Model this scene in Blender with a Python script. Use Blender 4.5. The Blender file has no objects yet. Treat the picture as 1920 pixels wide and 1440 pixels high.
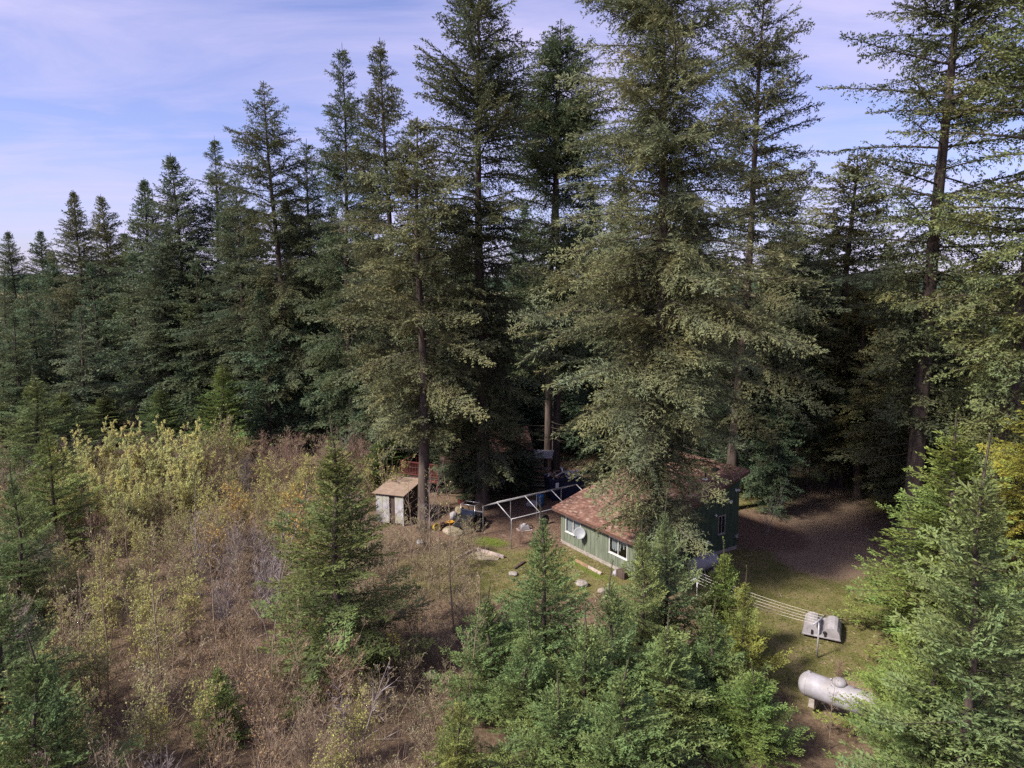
import bpy, math, random
import numpy as np
from mathutils import Vector, Matrix

# ------------------------------------------------------------------ camera, sky, sun
SC = bpy.context.scene
COL = SC.collection
R = math.radians
H0, PITCH, FPX = 17.0, R(8.1), 1297.0          # drone height, tilt, focal length in photo pixels

cam_d = bpy.data.cameras.new('camera'); cam = bpy.data.objects.new('camera', cam_d); COL.objects.link(cam)
cam.location = (0, 0, H0); cam.rotation_euler = (R(90) - PITCH, 0, 0)
cam_d.sensor_width = 36; cam_d.lens = FPX / 1920 * 36; cam_d.clip_end = 30000; cam_d.clip_start = 0.1
SC.camera = cam

SUN_EL = R(44); SUN_DIR = Vector((-0.87, -0.49, 0)).normalized()
to_sun = Vector((SUN_DIR.x * math.cos(SUN_EL), SUN_DIR.y * math.cos(SUN_EL), math.sin(SUN_EL)))
SC.world = bpy.data.worlds.new('World'); SC.world.use_nodes = True
wn = SC.world.node_tree.nodes; wl = SC.world.node_tree.links; wn.clear()
def wnode(t, **k):
    n = wn.new(t)
    for a, b in k.items(): setattr(n, a, b)
    return n
sky = wnode('ShaderNodeTexSky', sky_type='NISHITA', sun_disc=False, sun_elevation=SUN_EL,
            sun_rotation=math.atan2(SUN_DIR.x, SUN_DIR.y), altitude=300, air_density=1.0, dust_density=1.2, ozone_density=3.0)
tint = wnode('ShaderNodeMix', data_type='RGBA', blend_type='MULTIPLY'); tint.inputs[0].default_value = 1
tint.inputs[7].default_value = (0.83, 0.72, 0.96, 1)
tc = wnode('ShaderNodeTexCoord'); sep = wnode('ShaderNodeSeparateXYZ')
dv = wnode('ShaderNodeMath', operation='ADD'); dv.inputs[1].default_value = 0.12
px_ = wnode('ShaderNodeMath', operation='DIVIDE'); py_ = wnode('ShaderNodeMath', operation='DIVIDE')
cmb = wnode('ShaderNodeCombineXYZ')
mp = wnode('ShaderNodeMapping'); mp.inputs['Rotation'].default_value = (0, 0, R(28)); mp.inputs['Scale'].default_value = (0.75, 1.45, 1)
n1 = wnode('ShaderNodeTexNoise'); n1.inputs['Scale'].default_value = 1.15; n1.inputs['Detail'].default_value = 9; n1.inputs['Roughness'].default_value = 0.62; n1.inputs['Distortion'].default_value = 0.7
n2 = wnode('ShaderNodeTexNoise'); n2.inputs['Scale'].default_value = 0.55; n2.inputs['Detail'].default_value = 3
addn = wnode('ShaderNodeMath', operation='ADD')
ramp = wnode('ShaderNodeValToRGB'); ramp.color_ramp.elements[0].position = 0.41; ramp.color_ramp.elements[1].position = 0.61
half = wnode('ShaderNodeMath', operation='MULTIPLY'); half.inputs[1].default_value = 0.5
ramp.color_ramp.elements[0].color = (0, 0, 0, 1); ramp.color_ramp.elements[1].color = (1, 1, 1, 1)
fac = wnode('ShaderNodeMath', operation='MULTIPLY_ADD'); fac.inputs[1].default_value = 0.70; fac.inputs[2].default_value = 0.12
mixc = wnode('ShaderNodeMix', data_type='RGBA'); mixc.inputs[7].default_value = (3.7, 3.42, 5.0, 1)
bg = wnode('ShaderNodeBackground'); bg.inputs[1].default_value = 0.1
wo = wnode('ShaderNodeOutputWorld')
L = wl.new
L(tc.outputs['Generated'], sep.inputs[0]); L(sep.outputs[2], dv.inputs[0])
L(sep.outputs[0], px_.inputs[0]); L(dv.outputs[0], px_.inputs[1]); L(sep.outputs[1], py_.inputs[0]); L(dv.outputs[0], py_.inputs[1])
L(px_.outputs[0], cmb.inputs[0]); L(py_.outputs[0], cmb.inputs[1]); L(cmb.outputs[0], mp.inputs[0])
L(mp.outputs[0], n1.inputs['Vector']); L(cmb.outputs[0], n2.inputs['Vector'])
L(n1.outputs[0], addn.inputs[0]); L(n2.outputs[0], addn.inputs[1]); L(addn.outputs[0], half.inputs[0]); L(half.outputs[0], ramp.inputs[0])
L(ramp.outputs[0], fac.inputs[0]); L(fac.outputs[0], mixc.inputs[0])
L(sky.outputs[0], tint.inputs[6]); L(tint.outputs[2], mixc.inputs[6]); L(mixc.outputs[2], bg.inputs[0]); L(bg.outputs[0], wo.inputs[0])

sun_d = bpy.data.lights.new('sun', 'SUN'); sun = bpy.data.objects.new('sun', sun_d); COL.objects.link(sun)
sun_d.energy = 4.0; sun_d.angle = R(7.0); sun_d.color = (1.0, 0.93, 0.82)
sun.rotation_euler = to_sun.to_track_quat('Z', 'Y').to_euler(); sun.location = (-30, -20, 60)

SC.view_settings.view_transform = 'Standard'; SC.view_settings.look = 'None'
SC.view_settings.exposure = 1.06; SC.view_settings.gamma = 1.0
SC.render.engine = 'CYCLES'
cy = SC.cycles
cy.max_bounces = 6; cy.diffuse_bounces = 4; cy.glossy_bounces = 2; cy.transmission_bounces = 4; cy.transparent_max_bounces = 6
cy.use_denoising = False
cy.caustics_reflective = False; cy.caustics_refractive = False

# ------------------------------------------------------------------ placing helpers
CP, SP = math.cos(PITCH), math.sin(PITCH)
def ground(px, py, z=0.0):
    """the spot on the plane at height z that the photo shows at pixel (px, py)"""
    a = PITCH + math.atan((py - 720) / FPX)
    y = (H0 - z) / math.tan(a)
    return Vector(((px - 960) / FPX * (y * CP + (H0 - z) * SP), y, z))
def column(px, y, z=10.0):
    return (px - 960) / FPX * (y * CP + (H0 - z) * SP)
def height_of(py, y):
    return H0 - y * math.tan(PITCH + math.atan((py - 720) / FPX))

# ------------------------------------------------------------------ materials
def mat(name):
    m = bpy.data.materials.new(name); m.use_nodes = True
    nt = m.node_tree; nt.nodes.clear()
    return m, nt, nt.nodes, nt.links
def N(nodes, t, ins=None, **k):
    n = nodes.new(t)
    for a, b in k.items(): setattr(n, a, b)
    for a, b in (ins or {}).items(): n.inputs[a].default_value = b
    return n
def rgb(c): return (c[0], c[1], c[2], 1)

def surf(name, c1, c2=None, scale=6.0, rough=0.7, stretch=(1, 1, 1), metal=0.0, bump=0.0, detail=6, spec=0.3, c3=None, lo=0.35, hi=0.65, big=None, attr=None):
    """a two or three tone noisy surface in object space; attr adds a stored per piece variation"""
    m, nt, nd, lk = mat(name)
    out = N(nd, 'ShaderNodeOutputMaterial'); bs = N(nd, 'ShaderNodeBsdfPrincipled', {'Roughness': rough, 'Metallic': metal, 'Specular IOR Level': spec})
    t = N(nd, 'ShaderNodeTexCoord'); mp = N(nd, 'ShaderNodeMapping', {'Scale': stretch})
    no = N(nd, 'ShaderNodeTexNoise', {'Scale': scale, 'Detail': detail, 'Roughness': 0.65})
    rp = N(nd, 'ShaderNodeValToRGB')
    c2 = c2 or tuple(x * 0.7 for x in c1)
    e = rp.color_ramp.elements; e[0].position = lo; e[0].color = rgb(c2); e[1].position = hi; e[1].color = rgb(c1)
    if c3:
        q = e.new(min(0.98, hi + 0.12)); q.color = rgb(c3)
    lk.new(t.outputs['Object'], mp.inputs[0]); lk.new(mp.outputs[0], no.inputs['Vector'])
    src = no.outputs[0]
    if attr:
        at = N(nd, 'ShaderNodeAttribute', attribute_name=attr)
        a2 = N(nd, 'ShaderNodeMath', {1: 0.55}, operation='MULTIPLY'); a3 = N(nd, 'ShaderNodeMath', {1: 0.5}, operation='MULTIPLY'); a4 = N(nd, 'ShaderNodeMath', operation='ADD')
        lk.new(at.outputs['Fac'], a2.inputs[0]); lk.new(src, a3.inputs[0]); lk.new(a2.outputs[0], a4.inputs[0]); lk.new(a3.outputs[0], a4.inputs[1]); src = a4.outputs[0]
    lk.new(src, rp.inputs[0])
    col = rp.outputs[0]
    if big:
        nb = N(nd, 'ShaderNodeTexNoise', {'Scale': big[0], 'Detail': 3}); rb = N(nd, 'ShaderNodeValToRGB')
        rb.color_ramp.elements[0].position = 0.45; rb.color_ramp.elements[1].position = 0.62
        mx = N(nd, 'ShaderNodeMix', data_type='RGBA'); mx.inputs[7].default_value = rgb(big[1])
        mf = N(nd, 'ShaderNodeMath', {1: big[2]}, operation='MULTIPLY')
        lk.new(t.outputs['Object'], nb.inputs['Vector']); lk.new(nb.outputs[0], rb.inputs[0]); lk.new(rb.outputs[0], mf.inputs[0])
        lk.new(mf.outputs[0], mx.inputs[0]); lk.new(col, mx.inputs[6]); col = mx.outputs[2]
    lk.new(col, bs.inputs['Base Color'])
    if bump:
        b = N(nd, 'ShaderNodeBump', {'Strength': bump, 'Distance': 0.02}); lk.new(no.outputs[0], b.inputs['Height']); lk.new(b.outputs[0], bs.inputs['Normal'])
    lk.new(bs.outputs[0], out.inputs[0])
    return m

def leafmat(name, trans=0.3, rough=0.75):
    """foliage: the object's own colour, varied by the stored value v (0 dark twig wood side .. 1 young pale growth)"""
    m, nt, nd, lk = mat(name)
    out = N(nd, 'ShaderNodeOutputMaterial'); oi = N(nd, 'ShaderNodeObjectInfo'); at = N(nd, 'ShaderNodeAttribute', attribute_name='v')
    hs = N(nd, 'ShaderNodeHueSaturation')
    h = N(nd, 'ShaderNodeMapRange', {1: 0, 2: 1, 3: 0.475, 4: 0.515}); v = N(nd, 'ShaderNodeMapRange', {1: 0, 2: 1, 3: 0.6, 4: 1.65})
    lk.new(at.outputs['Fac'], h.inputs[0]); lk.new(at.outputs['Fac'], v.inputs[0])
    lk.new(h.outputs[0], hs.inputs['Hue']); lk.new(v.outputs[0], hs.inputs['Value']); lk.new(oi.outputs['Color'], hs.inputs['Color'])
    no = N(nd, 'ShaderNodeTexNoise', {'Scale': 0.35, 'Detail': 2}); t = N(nd, 'ShaderNodeTexCoord')
    rp = N(nd, 'ShaderNodeValToRGB'); rp.color_ramp.elements[0].position = 0.35; rp.color_ramp.elements[1].position = 0.7
    rp.color_ramp.elements[0].color = (0.86, 0.96, 1.02, 1); rp.color_ramp.elements[1].color = (1.14, 1.03, 0.88, 1)
    mx = N(nd, 'ShaderNodeMix', data_type='RGBA', blend_type='MULTIPLY'); mx.inputs[0].default_value = 1
    lk.new(t.outputs['Object'], no.inputs['Vector']); lk.new(no.outputs[0], rp.inputs[0]); lk.new(hs.outputs[0], mx.inputs[6]); lk.new(rp.outputs[0], mx.inputs[7])
    bs = N(nd, 'ShaderNodeBsdfPrincipled', {'Roughness': rough, 'Specular IOR Level': 0.12}); tr = N(nd, 'ShaderNodeBsdfTranslucent'); ms = N(nd, 'ShaderNodeMixShader', {0: trans})
    lk.new(mx.outputs[2], bs.inputs['Base Color']); lk.new(mx.outputs[2], tr.inputs[0])
    lk.new(bs.outputs[0], ms.inputs[1]); lk.new(tr.outputs[0], ms.inputs[2]); lk.new(ms.outputs[0], out.inputs[0])
    return m

M = {}
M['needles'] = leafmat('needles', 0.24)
M['leaves'] = leafmat('leaves', 0.42, 0.6)
M['bark'] = surf('bark', (0.115, 0.09, 0.075), (0.045, 0.034, 0.03), 5, 0.95, (1, 1, 0.12), bump=1.0, c3=(0.2, 0.18, 0.15), spec=0.1)
M['bark_pale'] = surf('bark_pale', (0.36, 0.33, 0.33), (0.16, 0.14, 0.14), 7, 0.9, (1, 1, 0.3), bump=0.4, spec=0.1)
M['limb'] = surf('limb', (0.10, 0.085, 0.07), (0.05, 0.04, 0.035), 3, 0.95, spec=0.1)
M['dead'] = surf('dead', (0.30, 0.285, 0.25), (0.14, 0.13, 0.12), 4, 0.95, spec=0.1)
M['twig'] = surf('twig', (0.31, 0.238, 0.175), (0.165, 0.12, 0.088), 2.5, 0.9, spec=0.1)
M['twig_red'] = surf('twig_red', (0.28, 0.185, 0.145), (0.155, 0.10, 0.082), 2.5, 0.9, spec=0.1)
M['twig_pale'] = surf('twig_pale', (0.31, 0.265, 0.255), (0.19, 0.16, 0.155), 2.5, 0.9, spec=0.1)

# ------------------------------------------------------------------ mesh builders
def mesh_arrays(name, V, F, material, smooth=False, attr=None):
    """V (n,3) float array, F (m,k) int array of one polygon size, attr = per face values stored as v"""
    me = bpy.data.meshes.new(name)
    V = np.ascontiguousarray(V, dtype=np.float32); F = np.ascontiguousarray(F, dtype=np.int32)
    k = F.shape[1]; m = F.shape[0]
    me.vertices.add(len(V)); me.vertices.foreach_set('co', V.ravel())
    me.loops.add(m * k); me.loops.foreach_set('vertex_index', F.ravel())
    me.polygons.add(m); me.polygons.foreach_set('loop_start', np.arange(m, dtype=np.int32) * k)
    me.polygons.foreach_set('loop_total', np.full(m, k, dtype=np.int32))
    if smooth: me.polygons.foreach_set('use_smooth', np.ones(m, dtype=bool))
    me.update(calc_edges=True)
    if attr is not None:
        a = me.attributes.new('v', 'FLOAT', 'FACE'); a.data.foreach_set('value', np.ascontiguousarray(attr, dtype=np.float32))
    me.materials.append(material)
    return me
def link(name, data, parent=None):
    o = bpy.data.objects.new(name, data); COL.objects.link(o)
    if parent is not None: o.parent = parent
    return o
def tag(o, label=None, cat=None, group=None, kind=None):
    if label: o['label'] = label
    if cat: o['category'] = cat
    if group: o['group'] = group
    if kind: o['kind'] = kind
    return o
def empty(name, loc=(0, 0, 0), rz=0.0):
    o = bpy.data.objects.new(name, None); COL.objects.link(o); o.location = loc; o.rotation_euler = (0, 0, rz); o.empty_display_size = 0.3
    return o
def copy_tree(o, parent=None):
    c = o.copy(); COL.objects.link(c)
    if parent is not None: c.parent = parent
    for ch in list(o.children): copy_tree(ch, c)
    return c

class MB:
    """collects boxes, bars, tubes and sheets; build() links them as one mesh object"""
    def __init__(s): s.v = []; s.f = []
    def add(s, vs, fs):
        b = len(s.v); s.v += [tuple(v) for v in vs]; s.f += [tuple(i + b for i in f) for f in fs]; return s
    def box(s, x0, x1, y0, y1, z0, z1):
        return s.add([(x0, y0, z0), (x1, y0, z0), (x1, y1, z0), (x0, y1, z0), (x0, y0, z1), (x1, y0, z1), (x1, y1, z1), (x0, y1, z1)],
                     [(3, 2, 1, 0), (4, 5, 6, 7), (0, 1, 5, 4), (1, 2, 6, 5), (2, 3, 7, 6), (3, 0, 4, 7)])
    def hexa(s, p):
        return s.add(p, [(3, 2, 1, 0), (4, 5, 6, 7), (0, 1, 5, 4), (1, 2, 6, 5), (2, 3, 7, 6), (3, 0, 4, 7)])
    def tube(s, pts, rad, n=8, caps=True):
        pts = [Vector(p) for p in pts]
        if not hasattr(rad, '__len__'): rad = [rad] * len(pts)
        rings = []
        for i, p in enumerate(pts):
            d = (pts[min(i + 1, len(pts) - 1)] - pts[max(i - 1, 0)]).normalized()
            a = d.cross(Vector((0, 0, 1)) if abs(d.z) < 0.9 else Vector((1, 0, 0))).normalized(); b = d.cross(a)
            rings.append([p + (a * math.cos(2 * math.pi * k / n) + b * math.sin(2 * math.pi * k / n)) * rad[i] for k in range(n)])
        vs = [v for r in rings for v in r]; fs = []
        for i in range(len(pts) - 1):
            for k in range(n):
                fs.append((i * n + k, i * n + (k + 1) % n, (i + 1) * n + (k + 1) % n, (i + 1) * n + k))
        if caps:
            fs.append(tuple(range(n))[::-1]); fs.append(tuple(range((len(pts) - 1) * n, len(pts) * n)))
        return s.add(vs, fs)
    def lathe(s, prof, origin=(0, 0, 0), axis='z', n=20):
        vs = []; fs = []; o = Vector(origin)
        for r, h in prof:
            for k in range(n):
                c, q = math.cos(2 * math.pi * k / n) * r, math.sin(2 * math.pi * k / n) * r
                vs.append(o + (Vector((c, q, h)) if axis == 'z' else Vector((h, c, q)) if axis == 'x' else Vector((c, h, q))))
        for i in range(len(prof) - 1):
            for k in range(n): fs.append((i * n + k, i * n + (k + 1) % n, (i + 1) * n + (k + 1) % n, (i + 1) * n + k))
        fs.append(tuple(range(n))[::-1]); fs.append(tuple(range((len(prof) - 1) * n, len(prof) * n)))
        return s.add(vs, fs)
    def build(s, name, material, parent=None, smooth=False, bevel=0.0, loc=None, rot=None):
        me = bpy.data.meshes.new(name); me.from_pydata([tuple(v) for v in s.v], [], s.f); me.update()
        if smooth:
            me.polygons.foreach_set('use_smooth', [True] * len(me.polygons))
        me.materials.append(material)
        o = link(name, me, parent)
        if bevel:
            b = o.modifiers.new('bevel', 'BEVEL'); b.width = bevel; b.segments = 2; b.limit_method = 'ANGLE'
        if loc is not None: o.location = loc
        if rot is not None: o.rotation_euler = rot
        return o

# ------------------------------------------------------------------ the ground
rs = np.random.RandomState(11)
def vnoise(x, y, seed=0):
    """smooth value noise"""
    xi = np.floor(x).astype(np.int64); yi = np.floor(y).astype(np.int64); fx = x - xi; fy = y - yi
    def h(a, b):
        n = (a * 374761393 + b * 668265263 + seed * 974711) & 0x7fffffff
        n = ((n ^ (n >> 13)) * 1274126177) & 0x7fffffff
        return (n & 0xffff) / 65535.0
    u = fx * fx * (3 - 2 * fx); w = fy * fy * (3 - 2 * fy)
    return (h(xi, yi) * (1 - u) + h(xi + 1, yi) * u) * (1 - w) + (h(xi, yi + 1) * (1 - u) + h(xi + 1, yi + 1) * u) * w
def yard(x, y):
    """1 on the levelled yard round the buildings, 0 in the brush and woods"""
    d = np.sqrt(((x - 6) / 17) ** 2 + ((y - 43) / 14) ** 2)
    return np.clip((1.25 - d) / 0.35, 0, 1)
def terrain(x, y):
    x = np.asarray(x, float); y = np.asarray(y, float)
    n = (vnoise(x / 7, y / 7, 1) - .5) * .9 + (vnoise(x / 2.3, y / 2.3, 2) - .5) * .3
    near = np.clip((160 - np.hypot(x, y - 40)) / 60, 0, 1)
    small = (vnoise(x / 1.3, y / 1.3, 3) - .5) * .05
    far = -np.clip((np.hypot(x, y) - 170) / 1200, 0, 1) * 30
    return n * (1 - yard(x, y)) * near + small * near + far
def tz(x, y): return float(terrain(np.array([x]), np.array([y]))[0])

def axis(lo, hi, step, end):
    a = list(np.arange(lo, hi + 1e-6, step)); g = step; b = []
    q = hi
    while q < end: g *= 1.22; q += g; b.append(q)
    c = []; q = lo; g = step
    while q > -end: g *= 1.22; q -= g; c.append(q)
    return np.array(c[::-1] + a + b)
gx = axis(-46, 46, 0.6, 9000); gy = axis(10, 82, 0.6, 9000)
XX, YY = np.meshgrid(gx, gy); ZZ = terrain(XX, YY)
GV = np.stack([XX.ravel(), YY.ravel(), ZZ.ravel()], 1)
nx, ny = len(gx), len(gy)
ii = (np.arange(ny - 1)[:, None] * nx + np.arange(nx - 1)[None, :]).ravel()
GF = np.stack([ii, ii + 1, ii + 1 + nx, ii + nx], 1)
m, nt, nd, lk = mat('ground')
out = N(nd, 'ShaderNodeOutputMaterial'); bs = N(nd, 'ShaderNodeBsdfPrincipled', {'Roughness': 0.95, 'Specular IOR Level': 0.1})
tcg = N(nd, 'ShaderNodeTexCoord')
def nz(sc, det=5, ro=0.6):
    q = N(nd, 'ShaderNodeTexNoise', {'Scale': sc, 'Detail': det, 'Roughness': ro}); lk.new(tcg.outputs['Object'], q.inputs['Vector']); return q
def rmp(src, stops):
    q = N(nd, 'ShaderNodeValToRGB'); e = q.color_ramp.elements
    while len(e) < len(stops): e.new(0.5)
    for k, (p, c) in enumerate(stops): e[k].position = p; e[k].color = rgb(c)
    lk.new(src, q.inputs[0]); return q.outputs[0]
nA, nB, nC = nz(0.9), nz(6, 8, 0.75), nz(28, 4, 0.7)
litter = rmp(nB.outputs[0], [(0.3, (0.07, 0.046, 0.033)), (0.5, (0.145, 0.10, 0.07)), (0.62, (0.21, 0.155, 0.10)), (0.75, (0.13, 0.12, 0.055))])
nAB = N(nd, 'ShaderNodeMix'); nAB.inputs[0].default_value = .55; lk.new(nA.outputs[0], nAB.inputs[2]); lk.new(nB.outputs[0], nAB.inputs[3])
grass = rmp(nAB.outputs[0], [(0.34, (0.075, 0.078, 0.02)), (0.47, (0.122, 0.12, 0.04)), (0.56, (0.185, 0.155, 0.075)), (0.66, (0.17, 0.12, 0.07))])
gravel = rmp(nC.outputs[0], [(0.3, (0.12, 0.08, 0.056)), (0.5, (0.235, 0.165, 0.115)), (0.68, (0.35, 0.275, 0.205))])
dirt = rmp(nB.outputs[0], [(0.3, (0.08, 0.05, 0.036)), (0.52, (0.155, 0.10, 0.073)), (0.7, (0.22, 0.155, 0.11))])
lush = rmp(nB.outputs[0], [(0.3, (0.07, 0.095, 0.014)), (0.6, (0.13, 0.17, 0.03)), (0.75, (0.19, 0.2, 0.06))])
field = rmp(nA.outputs[0], [(0.35, (0.10, 0.10, 0.045)), (0.65, (0.22, 0.19, 0.09))])
col = litter
for nm, c in (('grass', grass), ('gravel', gravel), ('dirt', dirt), ('lush', lush), ('field', field)):
    at = N(nd, 'ShaderNodeAttribute', attribute_name=nm); s1 = N(nd, 'ShaderNodeMath', operation='ADD'); s2 = N(nd, 'ShaderNodeMapRange', {1: 0.62, 2: 0.88})
    lk.new(at.outputs['Fac'], s1.inputs[0])
    q = N(nd, 'ShaderNodeMath', {1: 0.55}, operation='MULTIPLY'); a5 = N(nd, 'ShaderNodeMath', operation='ADD'); a6 = N(nd, 'ShaderNodeMath', {1: 0.5}, operation='MULTIPLY')
    lk.new(nA.outputs[0], a5.inputs[0]); lk.new(nB.outputs[0], a5.inputs[1]); lk.new(a5.outputs[0], a6.inputs[0])
    lk.new(a6.outputs[0], q.inputs[0]); lk.new(q.outputs[0], s1.inputs[1]); lk.new(s1.outputs[0], s2.inputs[0])
    mx = N(nd, 'ShaderNodeMix', data_type='RGBA'); lk.new(s2.outputs[0], mx.inputs[0]); lk.new(col, mx.inputs[6]); lk.new(c, mx.inputs[7]); col = mx.outputs[2]
lk.new(col, bs.inputs['Base Color'])
bmp = N(nd, 'ShaderNodeBump', {'Strength': 0.8, 'Distance': 0.06}); lk.new(nC.outputs[0], bmp.inputs['Height']); lk.new(bmp.outputs[0], bs.inputs['Normal'])
lk.new(bs.outputs[0], out.inputs[0]); M['ground'] = m
gm = mesh_arrays('ground', GV, GF, M['ground'], smooth=True)
def blob(cx, cy, rx, ry, ang=0, soft=0.5):
    c, s = math.cos(R(ang)), math.sin(R(ang)); dx, dy = GV[:, 0] - cx, GV[:, 1] - cy
    d = np.sqrt(((dx * c + dy * s) / rx) ** 2 + ((-dx * s + dy * c) / ry) ** 2)
    return np.clip((1 + soft - d) / (2 * soft), 0, 1)
masks = {
 'grass': np.maximum.reduce([blob(1.5, 40.5, 8.5, 4.6, 10), blob(16, 37.5, 6.0, 6.5, 0, .7), blob(14, 31, 3.5, 5, 0), blob(24, 56, 12, 6, -10), blob(18, 42, 3, 2.4, 0)]),
 'gravel': np.maximum.reduce([blob(21.5, 46, 3.2, 5.2, -8, .8), blob(24.5, 53, 3.5, 7, -25, .8), blob(19.3, 41.6, 2.6, 3.2, 0), blob(14.4, 26.8, 1.6, 2.0, 0) * .8]) ,
 'dirt': np.maximum.reduce([blob(1.5, 48.5, 7.5, 5.0, 10), blob(17, 46.5, 2.8, 4, 20)]),
 'lush': np.maximum.reduce([blob(-1.6, 44.4, 1.7, .9, -25, .8) * .85, blob(4.6, 39.9, .5, 2.4, 30, .8) * .85]),
 'field': np.clip((np.hypot(GV[:, 0], GV[:, 1]) - 135) / 30, 0, 1)}
masks['grass'] *= 1 - np.clip(masks['dirt'] * 1.2, 0, 1) * .8
for k, v in masks.items():
    a = gm.attributes.new(k, 'FLOAT', 'POINT'); a.data.foreach_set('value', np.ascontiguousarray(v, dtype=np.float32))
tag(link('ground', gm), kind='structure')

# far ridges, about six kilometres off
M['hill'] = surf('hill', (0.05, 0.075, 0.045), (0.03, 0.05, 0.03), 0.01, 0.95, spec=0.05)
ang = np.linspace(R(20), R(160), 240); hv = []; HF = []
for k, a in enumerate(ang):
    h = 60 + 55 * vnoise(np.array([a * 9]), np.array([3.3]), 5)[0] + 22 * vnoise(np.array([a * 40]), np.array([7.7]), 6)[0]
    for r_, z_ in ((5600, -35), (6000, h * .55), (6500, h), (7400, -35)): hv.append((math.cos(a) * r_, math.sin(a) * r_, z_))
for k in range(len(ang) - 1):
    for j in range(3): HF.append((k * 4 + j, k * 4 + j + 1, k * 4 + 5 + j, k * 4 + 4 + j))
tag(link('hills', mesh_arrays('hills', np.array(hv), np.array(HF), M['hill'], True)), kind='structure')

# ------------------------------------------------------------------ conifers
def norm(a): return a / np.maximum(np.linalg.norm(a, axis=-1, keepdims=True), 1e-9)
class Style:
    def __init__(s, **k): s.__dict__.update(k)
OLD = Style(d2=.21, d3=.15, cl=.26, cw=.072, ratio=.42, l2max=1.45, bare=.16, droop=.22, curve=(.10, -.06), jit=.6, up=-.04, vz=.36)
FINE = Style(d2=.22, d3=.135, cl=.27, cw=.047, ratio=.42, l2max=1.45, bare=.05, droop=.24, curve=(.10, -.06), jit=.6, up=-.02, vz=.36)
OLD_SPARSE = Style(d2=.22, d3=.155, cl=.26, cw=.072, ratio=.38, l2max=1.25, bare=.12, droop=.3, curve=(.06, -.03), jit=.6, up=-.05, vz=.36)
FARS = Style(d2=.32, d3=.25, cl=.38, cw=.10, ratio=.40, l2max=1.2, bare=.08, droop=.2, curve=(.05, -.03), jit=.6, up=.02, vz=.3)
YOUNG = Style(d2=.17, d3=.105, cl=.19, cw=.046, ratio=.42, l2max=.85, bare=.05, droop=.08, curve=(.04, .03), jit=.5, up=.08, vz=.2)
def make_branch(Ln, st, rng):
    n2 = max(4, int(Ln * (1 - st.bare) / st.d2) * 2)
    t = st.bare + (1 - st.bare) * (np.arange(n2) + rng.rand(n2) * .8) / n2
    s_ = Ln * t; side = np.where(np.arange(n2) % 2, 1.0, -1.0)
    l2 = np.minimum(st.ratio * Ln, st.l2max) * (1 - t) ** .65 * np.clip((t - st.bare) / .18 + .35, 0, 1) * rng.uniform(.6, 1.25, n2) + st.cl * .8
    wig = rng.uniform(-.05, .05) * Ln
    def ax(x): u = x / Ln; return np.stack([x, wig * np.sin(u * 3.1), (st.curve[0] * u + st.curve[1] * u * u * 3) * Ln], -1)
    o = ax(s_); an = np.radians(62 - 22 * t + rng.normal(0, 9, n2))
    d = norm(np.stack([np.cos(an), side * np.sin(an), rng.normal(st.up, st.vz, n2)], -1))
    kmax = int(l2.max() / st.d3) + 2
    u = (np.arange(kmax)[None, :] + rng.rand(n2, kmax) * .7) * st.d3
    ok = (u < l2[:, None])
    pos = o[:, None, :] + d[:, None, :] * u[..., None]; pos[..., 2] -= st.droop * u ** 2
    frac = u / l2[:, None]
    P = pos[ok]; D = np.repeat(d[:, None, :], kmax, 1)[ok]; T = frac[ok]; TT = np.repeat(t[:, None], kmax, 1)[ok]; U = u[ok]
    slope = np.stack([np.zeros_like(U), np.zeros_like(U), -2 * st.droop * U], -1); D = norm(D + slope)
    lat = norm(np.cross(D, np.array([0, 0, 1.0])))
    outs = []; vals = []
    for sgn in (-1, 1, 0):
        n = len(P); a = np.radians(rng.normal(42, 10, n)) * sgn
        cd = norm(D * np.cos(a)[:, None] + lat * np.sin(a)[:, None] + rng.normal(0, st.jit * .45, (n, 3)) + (np.array([0, 0, .25]) if sgn == 0 else 0))
        keep = np.ones(n, bool) if sgn else (rng.rand(n) < .55)
        ln = st.cl * (1 - .4 * T) * rng.uniform(.65, 1.25, n)
        upv = norm(np.array([0, 0, 1.0]) + rng.normal(0, st.jit, (n, 3)))
        sd = norm(np.cross(cd, upv)) * (st.cw * rng.uniform(.7, 1.3, n) * .5)[:, None]
        tip = P + cd * ln[:, None]; mid = P + cd * (ln * .42)[:, None]; tip[:, 2] -= st.droop * .12 * ln
        q = np.stack([P, mid + sd, tip, mid - sd], 1)[keep]
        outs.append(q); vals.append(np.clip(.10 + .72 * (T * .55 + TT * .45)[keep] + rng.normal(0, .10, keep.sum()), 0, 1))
    # the leading shoot of the branch itself
    x = np.arange(Ln * max(st.bare, .4), Ln * 1.0, st.d3 * .6); n = len(x); p = ax(x)
    cd = norm(np.stack([np.ones(n), rng.normal(0, .6, n), rng.normal(0.1, .35, n)], -1)); sd = norm(np.cross(cd, norm(np.array([0, 0, 1.]) + rng.normal(0, .5, (n, 3))))) * st.cw * .5
    outs.append(np.stack([p, p + cd * st.cl * .4 + sd, p + cd * st.cl, p + cd * st.cl * .4 - sd], 1)); vals.append(np.full(n, .6))
    axis_pts = ax(np.linspace(0, Ln * .97, 6))
    return np.concatenate(outs), np.concatenate(vals), axis_pts
LENS = [.45, .8, 1.2, 1.7, 2.3, 3.0, 3.8, 4.7, 5.7, 6.8, 8.0]
TPL = {}
def template(st, Ln, rng):
    k = min(range(len(LENS)), key=lambda i: abs(LENS[i] - Ln))
    key = (id(st), k, rng.randint(3))
    if key not in TPL: TPL[key] = (make_branch(LENS[k], st, np.random.RandomState(k * 7 + key[2])), LENS[k])
    return TPL[key]
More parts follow.
